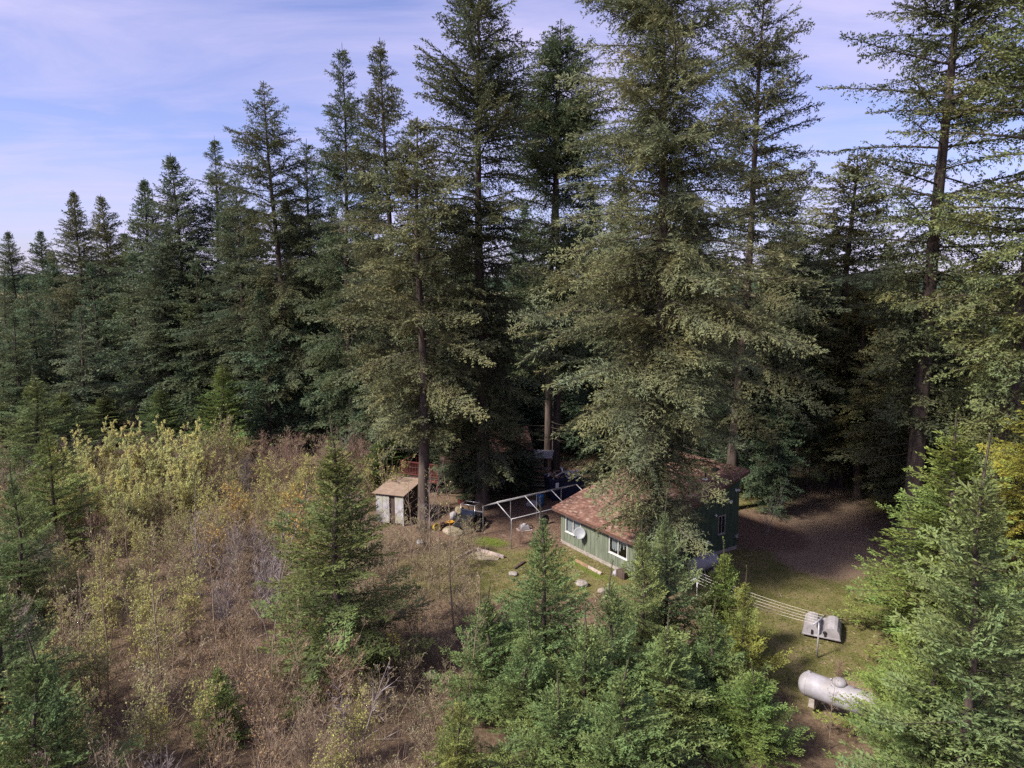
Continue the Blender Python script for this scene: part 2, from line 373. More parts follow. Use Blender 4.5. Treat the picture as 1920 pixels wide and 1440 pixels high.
def tubes(paths, radii, n=4):
    """paths (b,m,3), radii (b,m): many open tubes as arrays"""
    b, m_, _ = paths.shape
    d = norm(np.gradient(paths, axis=1)); up = np.where(np.abs(d[..., 2:3]) < .9, np.array([0, 0, 1.0]), np.array([1.0, 0, 0]))
    a = norm(np.cross(d, up)); c = np.cross(d, a)
    ph = np.arange(n) * 2 * np.pi / n
    V = paths[:, :, None, :] + (a[:, :, None, :] * np.cos(ph)[None, None, :, None] + c[:, :, None, :] * np.sin(ph)[None, None, :, None]) * radii[:, :, None, None]
    base = (np.arange(b)[:, None, None] * m_ + np.arange(m_ - 1)[None, :, None]) * n; k = np.arange(n)[None, None, :]; k1 = (k + 1) % n
    F = np.stack([base + k, base + k1, base + n + k1, base + n + k], -1).reshape(-1, 4)
    return V.reshape(-1, 3), F
def conifer_mesh(name, Ht, prof, st, seed, trunk_r, spacing=.5, per=4.5, elev=(-14, 32), lean=0.0, gaps=.12, dead=14, irr=.3, spike=0.0, ragged=1.0, holes=.0):
    """three meshes: trunk, branches (living and dead limbs), crown. prof = [(height, radius)], bottom to top"""
    rng = np.random.RandomState(seed)
    hs = np.array([p[0] for p in prof], float); rr = np.array([p[1] for p in prof], float)
    lo, hi = hs[0], hs[-1]
    la = rng.uniform(0, 6.28)
    def spine(z): u = np.asarray(z) / Ht; return np.stack([np.cos(la) * lean * u ** 2 * Ht + .10 * np.sin(u * 9 + seed), np.sin(la) * lean * u ** 2 * Ht + .10 * np.sin(u * 7 + 2 * seed), np.asarray(z, float)], -1)
    p1, p2, p3 = rng.uniform(0, 6.28, 3)
    Q = []; VV = []; limbs = []; lr = []
    z = lo; az = rng.uniform(0, 6.28)
    while z < hi - .15:
        f = (z - lo) / (hi - lo); rad = np.interp(z, hs, rr)
        nb = rng.poisson(per * (min(1, max(.5, rad / 1.9)) if f < .9 else 1.0)) if spike == 0 else 5 + rng.randint(2)
        if rng.rand() < gaps: nb = int(nb * .3)
        for b in range(nb):
            az += 2.4 + rng.normal(0, .35) if spike == 0 else 2 * math.pi / max(nb, 1) + rng.normal(0, .12)
            lum = 1 + irr * .6 * math.sin(az * 2 + p1 + z * .25) * .6 + irr * .5 * math.sin(az * 3 + p2 - z * .6) + rng.normal(0, irr * .45)
            if holes and vnoise(np.array([(az % 6.2832) * 1.15]), np.array([z * .42]), seed)[0] < holes and rng.rand() < .8: continue
            ln = max(.2, rad * np.clip(lum, .35, 1.5))
            (q, v, axp), L0 = template(st, ln, rng)
            sc = np.clip(ln / L0, .5, 1.3)
            e = R(elev[0] + (elev[1] - elev[0]) * f ** 1.3 + rng.normal(0, 6 * ragged)); ro = rng.normal(0, .3 * ragged)
            cz, sz_ = math.cos(az), math.sin(az); ce, se = math.cos(e), math.sin(e); cr, sr = math.cos(ro), math.sin(ro)
            Mx = np.array([[cz, -sz_, 0], [sz_, cz, 0], [0, 0, 1]]) @ np.array([[ce, 0, -se], [0, 1, 0], [se, 0, ce]]) @ np.array([[1, 0, 0], [0, cr, -sr], [0, sr, cr]]) * sc
            zz = z + rng.uniform(-.4, .4) * spacing * (1 if spike == 0 else .25); org = spine(min(zz, Ht * .995))
            Q.append(q @ Mx.T + org); VV.append(np.clip(v + rng.normal(0, .11), 0, 1))
            limbs.append(axp @ Mx.T + org); w = trunk_r * .10 * (ln / max(rr.max(), .1)) ** .8 + .006
            lr.append(w * np.linspace(1, .22, 6))
        z += spacing * rng.uniform(.75, 1.25) * (1.0 if f < .75 else .8)
    if spike:
        x = np.arange(hi - spike * .2, Ht, .03); n = len(x); p = spine(x); ph = rng.uniform(0, 6.28, n)
        cd = norm(np.stack([np.cos(ph) * .8, np.sin(ph) * .8, np.full(n, .9)], -1)); sd = norm(np.cross(cd, np.array([0, 0, 1.]))) * .012
        Q.append(np.stack([p, p + cd * .045 + sd * 1.6, p + cd * .11, p + cd * .045 - sd * 1.6], 1)); VV.append(np.full(n, .8))
    for k in range(dead):
        zz = rng.uniform(lo * .35, lo + (hi - lo) * .45); a = rng.uniform(0, 6.28); ln = rng.uniform(.6, max(1.2, rr.max() * .75)); u = np.linspace(0, 1, 6)
        w = rng.normal(0, .06, 6).cumsum() * ln * .4
        pth = np.stack([np.cos(a) * u * ln - np.sin(a) * w, np.sin(a) * u * ln + np.cos(a) * w, -.18 * u * ln + .12 * u ** 2 * ln + rng.normal(0, .015, 6)], -1) + spine(zz)
        limbs.append(pth); lr.append(np.linspace(.03, .008, 6))
    Q = np.concatenate(Q); VV = np.concatenate(VV)
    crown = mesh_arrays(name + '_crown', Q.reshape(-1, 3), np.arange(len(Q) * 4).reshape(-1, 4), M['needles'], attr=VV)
    V, F = tubes(np.array(limbs), np.array(lr), 4); br = mesh_arrays(name + '_branches', V, F, M['limb'], True)
    zz = np.concatenate([[-.35, 0, .35, .9], np.linspace(1.8, Ht, 22)]); rad = trunk_r * np.clip(1 - zz / Ht, 0, 1) ** .85 + .012; rad[:3] *= [1.5, 1.35, 1.15]
    V, F = tubes(spine(zz)[None], rad[None], 12)
    V += rng.normal(0, .012, V.shape) * min(1, trunk_r / .3)
    tr = mesh_arrays(name + '_trunk', V, F, M['bark'], True)
    return tr, br, crown
def put_tree(kindname, meshes, label, loc, colour, scale=1.0, rz=0.0, group=None, cat='fir tree', sxy=None):
    e = empty(kindname, (loc[0], loc[1], tz(loc[0], loc[1]) - .05), rz); e.scale = (sxy or scale, sxy or scale, scale)
    e.rotation_euler = (R(1.6) * math.sin(loc[0] * 7.3), R(1.6) * math.sin(loc[1] * 5.1 + loc[0]), rz)
    link('trunk', meshes[0], e)
    b = link('branches', meshes[1], e); b['kind'] = 'stuff'
    c = link('crown', meshes[2], e); c.color = (*colour, 1); c['kind'] = 'stuff'
    tag(e, label, cat, group)
    return e
OLIVE2, DARK, BLUE, BROWN, GREY = (.13, .136, .062), (.086, .11, .058), (.09, .126, .074), (.106, .113, .064), (.108, .132, .08)
FRESH = (.072, .118, .058)
def T(px, D, zobs=10.0): return (column(px, D, zobs), D)

def build_forest():
    mA = conifer_mesh('fir_a', 38, [(3.4, 1.6), (5.2, 2.9), (7.8, 3.1), (9.8, 4.0), (12.5, 5.2), (16, 5.7), (19.5, 5.2), (23, 4.5), (26.5, 3.7), (31, 2.8), (37.6, .5)], FINE, 3, .44, .36, 5.2, (-18, 30), gaps=.07, dead=30, irr=.5, ragged=1.7, holes=.18)
    mC = conifer_mesh('fir_c', 38, [(10, 2.5), (16, 3.4), (20, 3.0), (25, 4.4), (31, 4.0), (34.5, 2.3), (36.8, .9), (38, .2)], OLD_SPARSE, 8, .36, .33, 4.8, (-10, 30), gaps=.25, dead=40, irr=.48, ragged=1.5, holes=.24)
    mD = conifer_mesh('fir_d', 37.5, [(2.8, 2.8), (6, 4.6), (13, 4.8), (20, 4.2), (26, 4.5), (32, 3.8), (37, .9)], OLD_SPARSE, 12, .52, .48, 5.4, (-16, 30), gaps=.15, dead=40, irr=.48, ragged=1.5, holes=.24)
    mE = conifer_mesh('fir_e', 28, [(7.0, 2.0), (9.0, 4.2), (12.5, 5.5), (16, 5.2), (20, 4.2), (24, 2.4), (26.5, .9), (27.9, .15)], OLD, 17, .42, .38, 5.0, (-18, 30), gaps=.12, dead=20, irr=.48, ragged=1.5, holes=.24)
    mF = conifer_mesh('fir_f', 37, [(4, 3.0), (12, 4.4), (20, 4.2), (27, 3.4), (32, 2.0), (35.2, .8), (36.8, .15)], OLD, 23, .40, .48, 5.0, (-12, 38), gaps=.10, dead=16, irr=.48, ragged=1.5, holes=.24)
    mG = conifer_mesh('fir_g', 36, [(7, 3.6), (13, 5.4), (20, 5.0), (26, 3.9), (31, 2.3), (34.2, .9), (35.8, .15)], OLD, 29, .42, .48, 4.8, (-14, 40), gaps=.12, dead=16, irr=.48, ragged=1.5, holes=.24)
    mI = conifer_mesh('fir_i', 30, [(2, 3.8), (9, 4.9), (17, 3.9), (22.5, 2.6), (26.3, 1.35), (28.6, .5), (29.8, .12)], FARS, 31, .32, .37, 5.8, (-14, 40), gaps=.08, dead=6, irr=.42, ragged=1.2, holes=.18)
    mJ = conifer_mesh('fir_j', 20, [(1.5, 3.0), (6, 3.6), (12, 2.6), (16.5, 1.2), (18.8, .45), (19.8, .12)], FARS, 37, .25, .42, 5.2, (-14, 38), gaps=.08, dead=6, irr=.42, ragged=1.2, holes=.22)
    mK = conifer_mesh('fir_k', 41, [(8, 2.4), (13, 3.0), (17, 4.6), (22, 5.6), (28, 5.6), (34, 3.6), (40.6, .2)], OLD_SPARSE, 41, .56, .45, 4.8, (-10, 26), gaps=.22, dead=34, irr=.48, ragged=1.5, holes=.24)
    mM = conifer_mesh('fir_m', 25.5, [(3.0, 3.2), (7, 4.4), (13, 4.0), (18, 3.5), (22, 2.0), (24.2, .8), (25.4, .15)], OLD, 43, .36, .42, 5.0, (-16, 30), gaps=.10, dead=14, irr=.48, ragged=1.5, holes=.24)
    # the firs that stand out one by one
    put_tree('fir_tree', mA, 'huge olive green fir standing in front of the green house', (8.1, 36.4), (0.15, 0.161, 0.086))
    put_tree('fir_tree', mG, 'tall dark brownish fir just behind the red roof, right of the huge olive fir', T(1392, 51, 20), BROWN, 1.08, rz=1.0, sxy=1.0)
    put_tree('fir_tree', mC, 'left one of the twin bare trunked firs behind the carport frame', T(1028, 60, 24), DARK, rz=.4)
    put_tree('fir_tree', mC, 'right one of the twin bare trunked firs behind the carport frame', T(1048, 60.8, 24), DARK, 1.02, rz=2.9)
    put_tree('fir_tree', mD, 'tall dark fir with thick trunk at the left end of the carport frame', (ground(906, 952).x, 51.6), (.096, .107, .06))
    put_tree('fir_tree', mE, 'grey olive fir with a bare lower trunk beside the tan roofed shed', (ground(800, 986).x, 46.8), (.14, .146, .076), rz=.6)
    put_tree('fir_tree', mF, 'tall brownish fir rising behind the grey olive fir by the shed', T(742, 59, 26), BROWN, 1.0, rz=1.9)
    put_tree('fir_tree', mF, 'narrow pointed fir left of the brownish fir, top against blue sky', T(645, 66, 24), DARK, 1.03, rz=4.2, sxy=.85)
    put_tree('fir_tree', mG, 'tall fir with long straight bare lower trunk at the edge of the brush', T(533, 72, 20), (0.099, 0.108, 0.058), 1.03, rz=.8)
    put_tree('fir_tree', mF, 'slim fir close behind the one with the long bare trunk', T(583, 77, 20), DARK, .87, rz=.3, sxy=.9)
    put_tree('fir_tree', mG, 'wide grey green fir left of the long bare trunk', T(452, 75, 16), GREY, .80, rz=2.5, sxy=.92)
    put_tree('fir_tree', mF, 'right one of two pointed firs rising left of the wide grey green fir', T(402, 84, 20), DARK, .92, rz=5.1, sxy=.9)
    put_tree('fir_tree', mI, 'left one of two pointed firs rising left of the wide grey green fir', T(348, 82, 20), GREY, 1.06, rz=2.2, sxy=1.15)
    put_tree('fir_tree', mI, 'fir with open pointed top in the middle of the left tree line', T(272, 92, 20), DARK, 1.02, rz=1.2, sxy=1.1)
    put_tree('fir_tree', mI, 'olive fir with fuller top, fourth from the left end of the tree line', T(214, 103, 18), OLIVE2, 1.0, rz=3.0, sxy=1.0)
    put_tree('fir_tree', mI, 'thin topped fir with its trunk showing near the left end of the tree line', T(152, 97, 20), BROWN, 1.0, rz=4.4, sxy=.95)
    put_tree('fir_tree', mI, 'second fir from the left end of the tree line', T(84, 117, 15), DARK, .885, rz=.5, sxy=.95)
    put_tree('fir_tree', mI, 'leftmost pointed fir of the tree line, beside the distant ridge', T(36, 124, 15), DARK, .885, rz=5.6, sxy=.9)
    put_tree('fir_tree', mM, 'full olive fir right of the house beyond the gravel drive', T(1588, 58, 14), (0.158, 0.16, 0.07), 1.1, sxy=1.4)
    put_tree('fir_tree', mK, 'very tall open fir with thick bare trunk against the right sky', T(1752, 42, 20), (.108, .122, .066), rz=2.0)
    put_tree('fir_tree', mK, 'tall fir with mossy boughs cut off by the right edge of the picture', T(1905, 37, 18), (0.138, 0.159, 0.069), .98, rz=4.6)
    put_tree('fir_tree', mM, 'squat grey olive fir at the far side of the gravel drive', T(1712, 48, 8), (0.138, 0.141, 0.077), .62, rz=1.3, sxy=.95)
    put_tree('fir_tree', mM, 'yellow green fir at the right edge behind the young firs', T(1968, 31, 10), (0.21, 0.2, 0.04), .50, rz=2.3, sxy=.6)
    put_tree('fir_tree', mM, 'dark green fir between the red roof and the full olive fir', T(1482, 57, 10), (0.069, 0.099, 0.058), .80, rz=3.3, sxy=.95)
    put_tree('fir_tree', mM, 'olive fir right behind the full olive one beyond the drive', T(1655, 61, 12), (.155, .148, .066), .74, rz=4.3, sxy=.95)
    put_tree('fir_tree', mM, 'low spreading fir below the very tall open fir', T(1800, 46, 8), (.13, .135, .064), .56, rz=5.3, sxy=.9)
    put_tree('fir_tree', mM, 'low fir between the two big trunks at the right', T(1858, 41, 8), (.125, .135, .064), .50, rz=.9, sxy=.8)
    put_tree('fir_tree', mE, 'fir with drooping olive boughs low over the far end of the drive', T(1618, 54, 8), (.15, .142, .065), .60, rz=2.9, sxy=.8)
    put_tree('fir_tree', mM, 'small dark fir before the low barn, left of its white braced door', T(872, 53.2, 4), (.062, .078, .044), .34, rz=.7, sxy=.62)
    put_tree('fir_tree', mJ, 'small dark fir right of the white braced barn door', T(968, 55.5, 4), (.06, .08, .048), .40, rz=3.7, sxy=.6)
    put_tree('fir_tree', mJ, 'bluish young fir poking up right behind the red roof', T(1385, 55, 10), BLUE, .88, rz=.2)
    put_tree('fir_tree', mJ, 'bluish fir low behind the right end of the red roof', T(1452, 50, 6), BLUE, .52, rz=2.0)
    # the crowded firs behind
    rng = np.random.RandomState(77)
    for px, D, hh in [(-60, 130, 25), (10, 108, 19), (60, 98, 18), (120, 104, 22), (110, 84, 16), (185, 88, 20), (250, 82, 21), (310, 78, 22), (240, 112, 26), (320, 104, 27), (375, 76, 20), (430, 92, 27),
                      (490, 84, 26), (500, 70, 17), (560, 90, 28), (610, 72, 22), (620, 90, 27), (670, 68, 19), (690, 84, 24), (715, 64, 15), (760, 78, 21), (820, 66, 18), (850, 88, 21), (860, 62, 12), (930, 70, 18), (960, 84, 19),
                      (1000, 72, 14), (1080, 70, 17), (1090, 88, 20), (1130, 62, 16), (1180, 72, 24), (1240, 66, 22), (1290, 76, 27), (1330, 62, 17), (1440, 74, 22), (1530, 66, 19), (1560, 84, 16), (1625, 62, 17), (1650, 78, 15), (1690, 66, 13), (1810, 54, 11.5), (1860, 64, 13), (1940, 56, 14), (1990, 48, 20), (1775, 74, 13), (1600, 72, 17), (1720, 80, 16), (1760, 92, 16.5), (1830, 84, 16), (1900, 74, 17), (1960, 70, 18), (700, 82, 30), (800, 86, 28), (870, 78, 25), (985, 88, 27), (1110, 82, 29), (1160, 92, 32), (1260, 84, 32), (1475, 82, 27), (1545, 80, 23), (1640, 70, 21), (1705, 60, 18), (1835, 58, 17), (1905, 50, 19), (-20, 80, 15), (30, 76, 14), (-60, 92, 18), (70, 82, 15), (150, 74, 15)]:
        big = hh > 21
        lab1, G1 = (('dark fir crowded behind the pointed front row of the left tree line', 'firs behind the left tree line') if px < 600 else ('dark fir crowded in the woods behind the shed, barn and carport frame', 'firs behind the barn') if px < 1110
                    else ('dark fir crowded in the woods behind the red roofed house', 'firs behind the house') if px < 1500 else ('dark fir in the woods beyond the drive at the right', 'firs beyond the drive'))
        put_tree('fir_tree', mI if big else mJ, lab1, T(px, D, 10), [DARK, GREY, (0.083, 0.11, 0.062), BLUE][rng.randint(4)], hh / (30 if big else 20), rz=rng.uniform(0, 6.28), group=G1, sxy=(hh / (30 if big else 20)) ** .5 * rng.uniform(.95, 1.15))
    # young firs in the foreground
    y1 = conifer_mesh('young_a', 12, [(.6, 2.4), (3, 2.4), (6, 1.7), (8.6, .9), (10.4, .38), (11.1, .16)], YOUNG, 51, .14, .36, 0, (-6, 46), gaps=.02, dead=0, irr=.34, spike=.9, ragged=1.0, holes=.12)
    y2 = conifer_mesh('young_b', 9, [(.4, 2.7), (2.4, 2.45), (4.3, 1.7), (6.0, .85), (7.3, .38), (8.0, .16)], YOUNG, 57, .11, .36, 0, (0, 50), gaps=.02, dead=0, irr=.3, spike=1.0, ragged=1.0, holes=.1)
    y3 = conifer_mesh('young_c', 7, [(.3, 2.5), (1.8, 2.2), (3.3, 1.5), (4.7, .75), (5.7, .3), (6.1, .15)], YOUNG, 61, .09, .33, 0, (4, 52), gaps=.0, dead=0, irr=.3, spike=.9, ragged=1.0)
    y4 = conifer_mesh('young_d', 7, [(.3, 2.2), (1.5, 2.3), (3.0, 1.3), (4.2, 1.0), (5.4, .4), (6.0, .15)], YOUNG, 67, .09, .38, 0, (10, 56), gaps=.0, dead=0, irr=.42, spike=1.0, ragged=1.5, holes=.15)
    def yf(px, py, D, m_, Hm, label, colr, sxy=None, rz=0.0, group=None):
        h = height_of(py, D); s = h / Hm
        put_tree('young_fir', m_, label, (column(px, D, h), D), colr, s, rz, group, 'young fir', sxy)
    yf(624, 762, 28.5, y1, 12, 'tall dark young fir standing alone in the brush', (0.113, 0.139, 0.049), 1.34, .3)
    yf(1025, 925, 27.5, y2, 9, 'young fir whose top stands before the left end of the house wall', (0.124, 0.176, 0.067), .98, 1.0)
    yf(918, 1082, 26, y3, 7, 'leftmost young fir of the clump in front of the lawn', (0.133, 0.184, 0.067), .9, .2)
    yf(1206, 960, 27.5, y2, 9, 'young fir in front of the big fir trunk at the house corner', (0.16, 0.193, 0.071), .85, 2.0)
    yf(1259, 915, 28.5, y2, 9, 'tallest young fir of the clump, before the dark side wall', (0.15, 0.19, 0.085), .76, 3.1)
    yf(1353, 1003, 29.5, y3, 7, 'young fir beside the propane tank at the house', (0.16, 0.204, 0.054), .8, 4.0)
    yf(1403, 1058, 27.5, y4, 7, 'slender young fir right of the one beside the house tank', (0.189, 0.204, 0.054), .62, 5.0)
    yf(1148, 1045, 25, y4, 7, 'young fir in the middle of the clump, left of the window wall end', (0.148, 0.193, 0.076), .95, .9)
    yf(1098, 1128, 23.5, y4, 7, 'low pale tipped young fir at the heart of the clump', (0.148, 0.193, 0.071), .95, 2.4)
    yf(985, 1140, 24, y4, 7, 'low young fir between the leftmost and the tall left fir of the clump', (0.133, 0.181, 0.067), .9, 3.8)
    yf(1262, 1150, 23.5, y3, 7, 'broad bright young fir in the lower right of the clump', (0.155, 0.199, 0.071), 1.0, 1.7)
    yf(1340, 1120, 25, y4, 7, 'dark young fir behind the broad bright one, near the clothesline', (0.121, 0.163, 0.059), .9, 5.5)
    yf(1180, 1235, 21, y3, 7, 'young fir at the bottom edge, middle of the picture', (0.14, 0.189, 0.068), .95, .1)
    yf(1050, 1250, 21.5, y4, 7, 'young fir at the bottom edge, left of the middle one', (0.133, 0.181, 0.065), .95, 2.1)
    yf(1410, 1245, 23, y3, 7, 'short young fir left of the white foreground tank', (0.133, 0.189, 0.054), .75, 3.4)
    yf(860, 1290, 21.5, y4, 7, 'short pale young fir at the bottom edge below the bare saplings', (0.17, 0.189, 0.059), .6, 4.4)
    yf(1790, 765, 31, y1, 12, 'tall bright young fir right of the drive', (0.16, 0.204, 0.056), 1.62, .7)
    yf(1872, 792, 19.5, y1, 12, 'nearest young fir with long bare leader at the right edge', (0.148, 0.189, 0.076), 1.12, 2.8)
    yf(1725, 1120, 24, y2, 9, 'bushy young fir behind the right end of the foreground tank', (0.166, 0.209, 0.052), 1.0, 1.1)
    yf(1960, 930, 22, y2, 9, 'young fir half outside the right edge of the picture', (0.155, 0.193, 0.071), 1.0, 2.2)
    yf(1770, 1130, 20.5, y2, 9, 'broad young fir at the lower right corner', (0.148, 0.197, 0.065), 1.0, 5.1)
    yf(62, 690, 55, y1, 12, 'full young fir at the left edge behind the yellow willow', (0.124, 0.16, 0.065), 1.5, .5)
    yf(86, 772, 42, y2, 9, 'young fir in front of the left end of the yellow willow', (0.14, 0.171, 0.054), 1.2, 1.5)
    yf(-5, 735, 60, y1, 12, 'young fir touching the left edge beside the full one', (0.123, 0.16, 0.063), 1.5, 3.3)
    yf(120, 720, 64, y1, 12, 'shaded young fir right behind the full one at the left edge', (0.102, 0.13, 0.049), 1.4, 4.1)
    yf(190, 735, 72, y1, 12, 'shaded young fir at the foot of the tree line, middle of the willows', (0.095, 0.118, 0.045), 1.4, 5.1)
    yf(10, 860, 33, y2, 9, 'dark young fir at the left edge halfway down', (0.104, 0.139, 0.056), 1.0, 2.5)
    yf(-40, 1010, 23, y2, 9, 'young fir reaching in from the left edge above the corner', (0.104, 0.139, 0.054), 1.1, 3.5)
    yf(55, 1190, 19.5, y4, 7, 'dark young fir filling the lower left corner', (0.094, 0.13, 0.049), 1.1, 4.5)
    yf(405, 1245, 23.5, y3, 7, 'very small fir at the bottom edge amid yellow leaves', (0.133, 0.181, 0.054), .5, 5.5)
    yf(410, 668, 66, y1, 12, 'young green fir at the foot of the wide grey green fir', (0.113, 0.155, 0.045), 1.3, .9)
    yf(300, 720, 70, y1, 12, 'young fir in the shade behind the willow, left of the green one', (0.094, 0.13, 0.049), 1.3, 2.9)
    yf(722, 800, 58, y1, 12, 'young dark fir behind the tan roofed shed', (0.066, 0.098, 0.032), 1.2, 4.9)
    # woods on the far side of the fields
    rng = np.random.RandomState(5); Q = []; V_ = []
    (q, v, axp) = make_branch(3.0, FARS, rng)
    sel = rng.permutation(len(q))[:70]
    for k in range(520):
        a = R(rng.uniform(28, 152)); d = rng.uniform(190, 330); hgt = rng.uniform(9, 17); x, y = math.cos(a) * d, math.sin(a) * d
        n = 62; zz = rng.rand(n) ** 1.3; ph = rng.uniform(0, 6.28, n); rad = (1 - zz) * 3.2 * rng.uniform(.3, 1, n)
        c = np.stack([x + np.cos(ph) * rad, y + np.sin(ph) * rad, zz * hgt - 4], -1)
        d1 = norm(rng.normal(0, 1, (n, 3))); d2 = norm(np.cross(d1, rng.normal(0, 1, (n, 3)))); s = rng.uniform(.8, 1.6, (n, 1))
        Q.append(np.stack([c, c + d1 * s * .6 + d2 * s * .4, c + d1 * s * 1.4, c + d1 * s * .6 - d2 * s * .4], 1)); V_.append(np.full(n, rng.rand()))
    Q = np.concatenate(Q); V_ = np.concatenate(V_)
    o = link('far_woods', mesh_arrays('far_woods', Q.reshape(-1, 3), np.arange(len(Q) * 4).reshape(-1, 4), M['needles'], attr=V_)); o.color = (.085, .10, .045, 1)
    tag(o, 'distant mixed woods beyond the fields', 'woods', kind='stuff')
build_forest()

# ------------------------------------------------------------------ the green house
HTH = R(33.6); HU = Vector((math.cos(HTH), math.sin(HTH), 0)); HV = Vector((-math.sin(HTH), math.cos(HTH), 0))
HOUSE = (7.25, 38.3); HW, HD = 7.15, 8.9
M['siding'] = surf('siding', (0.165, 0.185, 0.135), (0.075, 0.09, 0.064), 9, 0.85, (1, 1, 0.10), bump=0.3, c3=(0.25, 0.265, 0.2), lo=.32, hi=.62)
M['shingle'] = surf('shingle', (0.175, 0.092, 0.07), (0.08, 0.045, 0.037), 14.0, 0.9, attr='v', c3=(0.24, 0.165, 0.135), lo=.2, hi=.62, big=(.9, (.085, .07, .05), .15), spec=.15, bump=.3)
M['siding_shaded'] = surf('siding_shaded', (0.055, 0.082, 0.052), (0.028, 0.044, 0.028), 9, 0.85, (1, 1, 0.10), bump=0.3, lo=.32, hi=.62)  # same green siding, with the side wall's shade put into its colour
M['fascia'] = surf('fascia', (0.12, 0.06, 0.045), (0.07, 0.04, 0.03), 4, .7)
M['concrete'] = surf('concrete', (0.33, 0.30, 0.27), (0.2, 0.17, 0.15), 5, .9, bump=.3)
M['white'] = surf('white_paint', (0.58, 0.57, 0.57), (0.46, 0.45, 0.44), 3, .45)
M['blind'] = surf('blind', (0.62, 0.62, 0.64), (0.52, 0.52, 0.54), 2, .7)
M['tanwood'] = surf('tan_wood', (0.33, 0.25, 0.17), (0.2, 0.14, 0.09), 6, .75, (1, 1, .2))
M['curtain'] = surf('curtain', (0.68, 0.68, 0.70), (0.45, 0.45, 0.48), 8, .9, (6, 6, .3))
M['orange'] = surf('orange_wood', (0.35, 0.17, 0.05), (0.2, 0.09, 0.03), 5, .6, (1, 1, 6))
M['black'] = surf('black_rubber', (0.02, 0.02, 0.022), (0.01, 0.01, 0.011), 6, .6)
M['steel'] = surf('steel', (0.52, 0.52, 0.54), (0.36, 0.36, 0.38), 4, .38, metal=.75)
M['dish'] = surf('dish_grey', (0.28, 0.29, 0.31), (0.22, 0.23, 0.25), 5, .5)
M['tank'] = surf('tank_paint', (0.34, 0.33, 0.365), (0.25, 0.24, 0.26), 3.5, .55, c3=(.38, .37, .405), big=(1.6, (0.19, 0.165, 0.15), .5))
M['plastic_grey'] = surf('weathered_plastic', (0.36, 0.34, 0.355), (0.25, 0.232, 0.24), 4, .6, big=(2.0, (0.15, 0.135, 0.13), .45))
m, nt, nd, lk = mat('glass'); out = N(nd, 'ShaderNodeOutputMaterial'); g1 = N(nd, 'ShaderNodeBsdfGlossy', {'Roughness': .03, 'Color': (.9, .92, 1, 1)}); g2 = N(nd, 'ShaderNodeBsdfTransparent', {'Color': (.75, .78, .78, 1)}); mg = N(nd, 'ShaderNodeMixShader'); lw = N(nd, 'ShaderNodeLayerWeight', {'Blend': .5}); pw = N(nd, 'ShaderNodeMath', {1: 4.0}, operation='POWER'); fr = N(nd, 'ShaderNodeMath', {1: .6, 2: .05}, operation='MULTIPLY_ADD'); lk.new(lw.outputs['Facing'], pw.inputs[0]); lk.new(pw.outputs[0], fr.inputs[0])
lk.new(fr.outputs[0], mg.inputs[0]); lk.new(g2.outputs[0], mg.inputs[1]); lk.new(g1.outputs[0], mg.inputs[2]); lk.new(mg.outputs[0], out.inputs[0]); M['glass'] = m

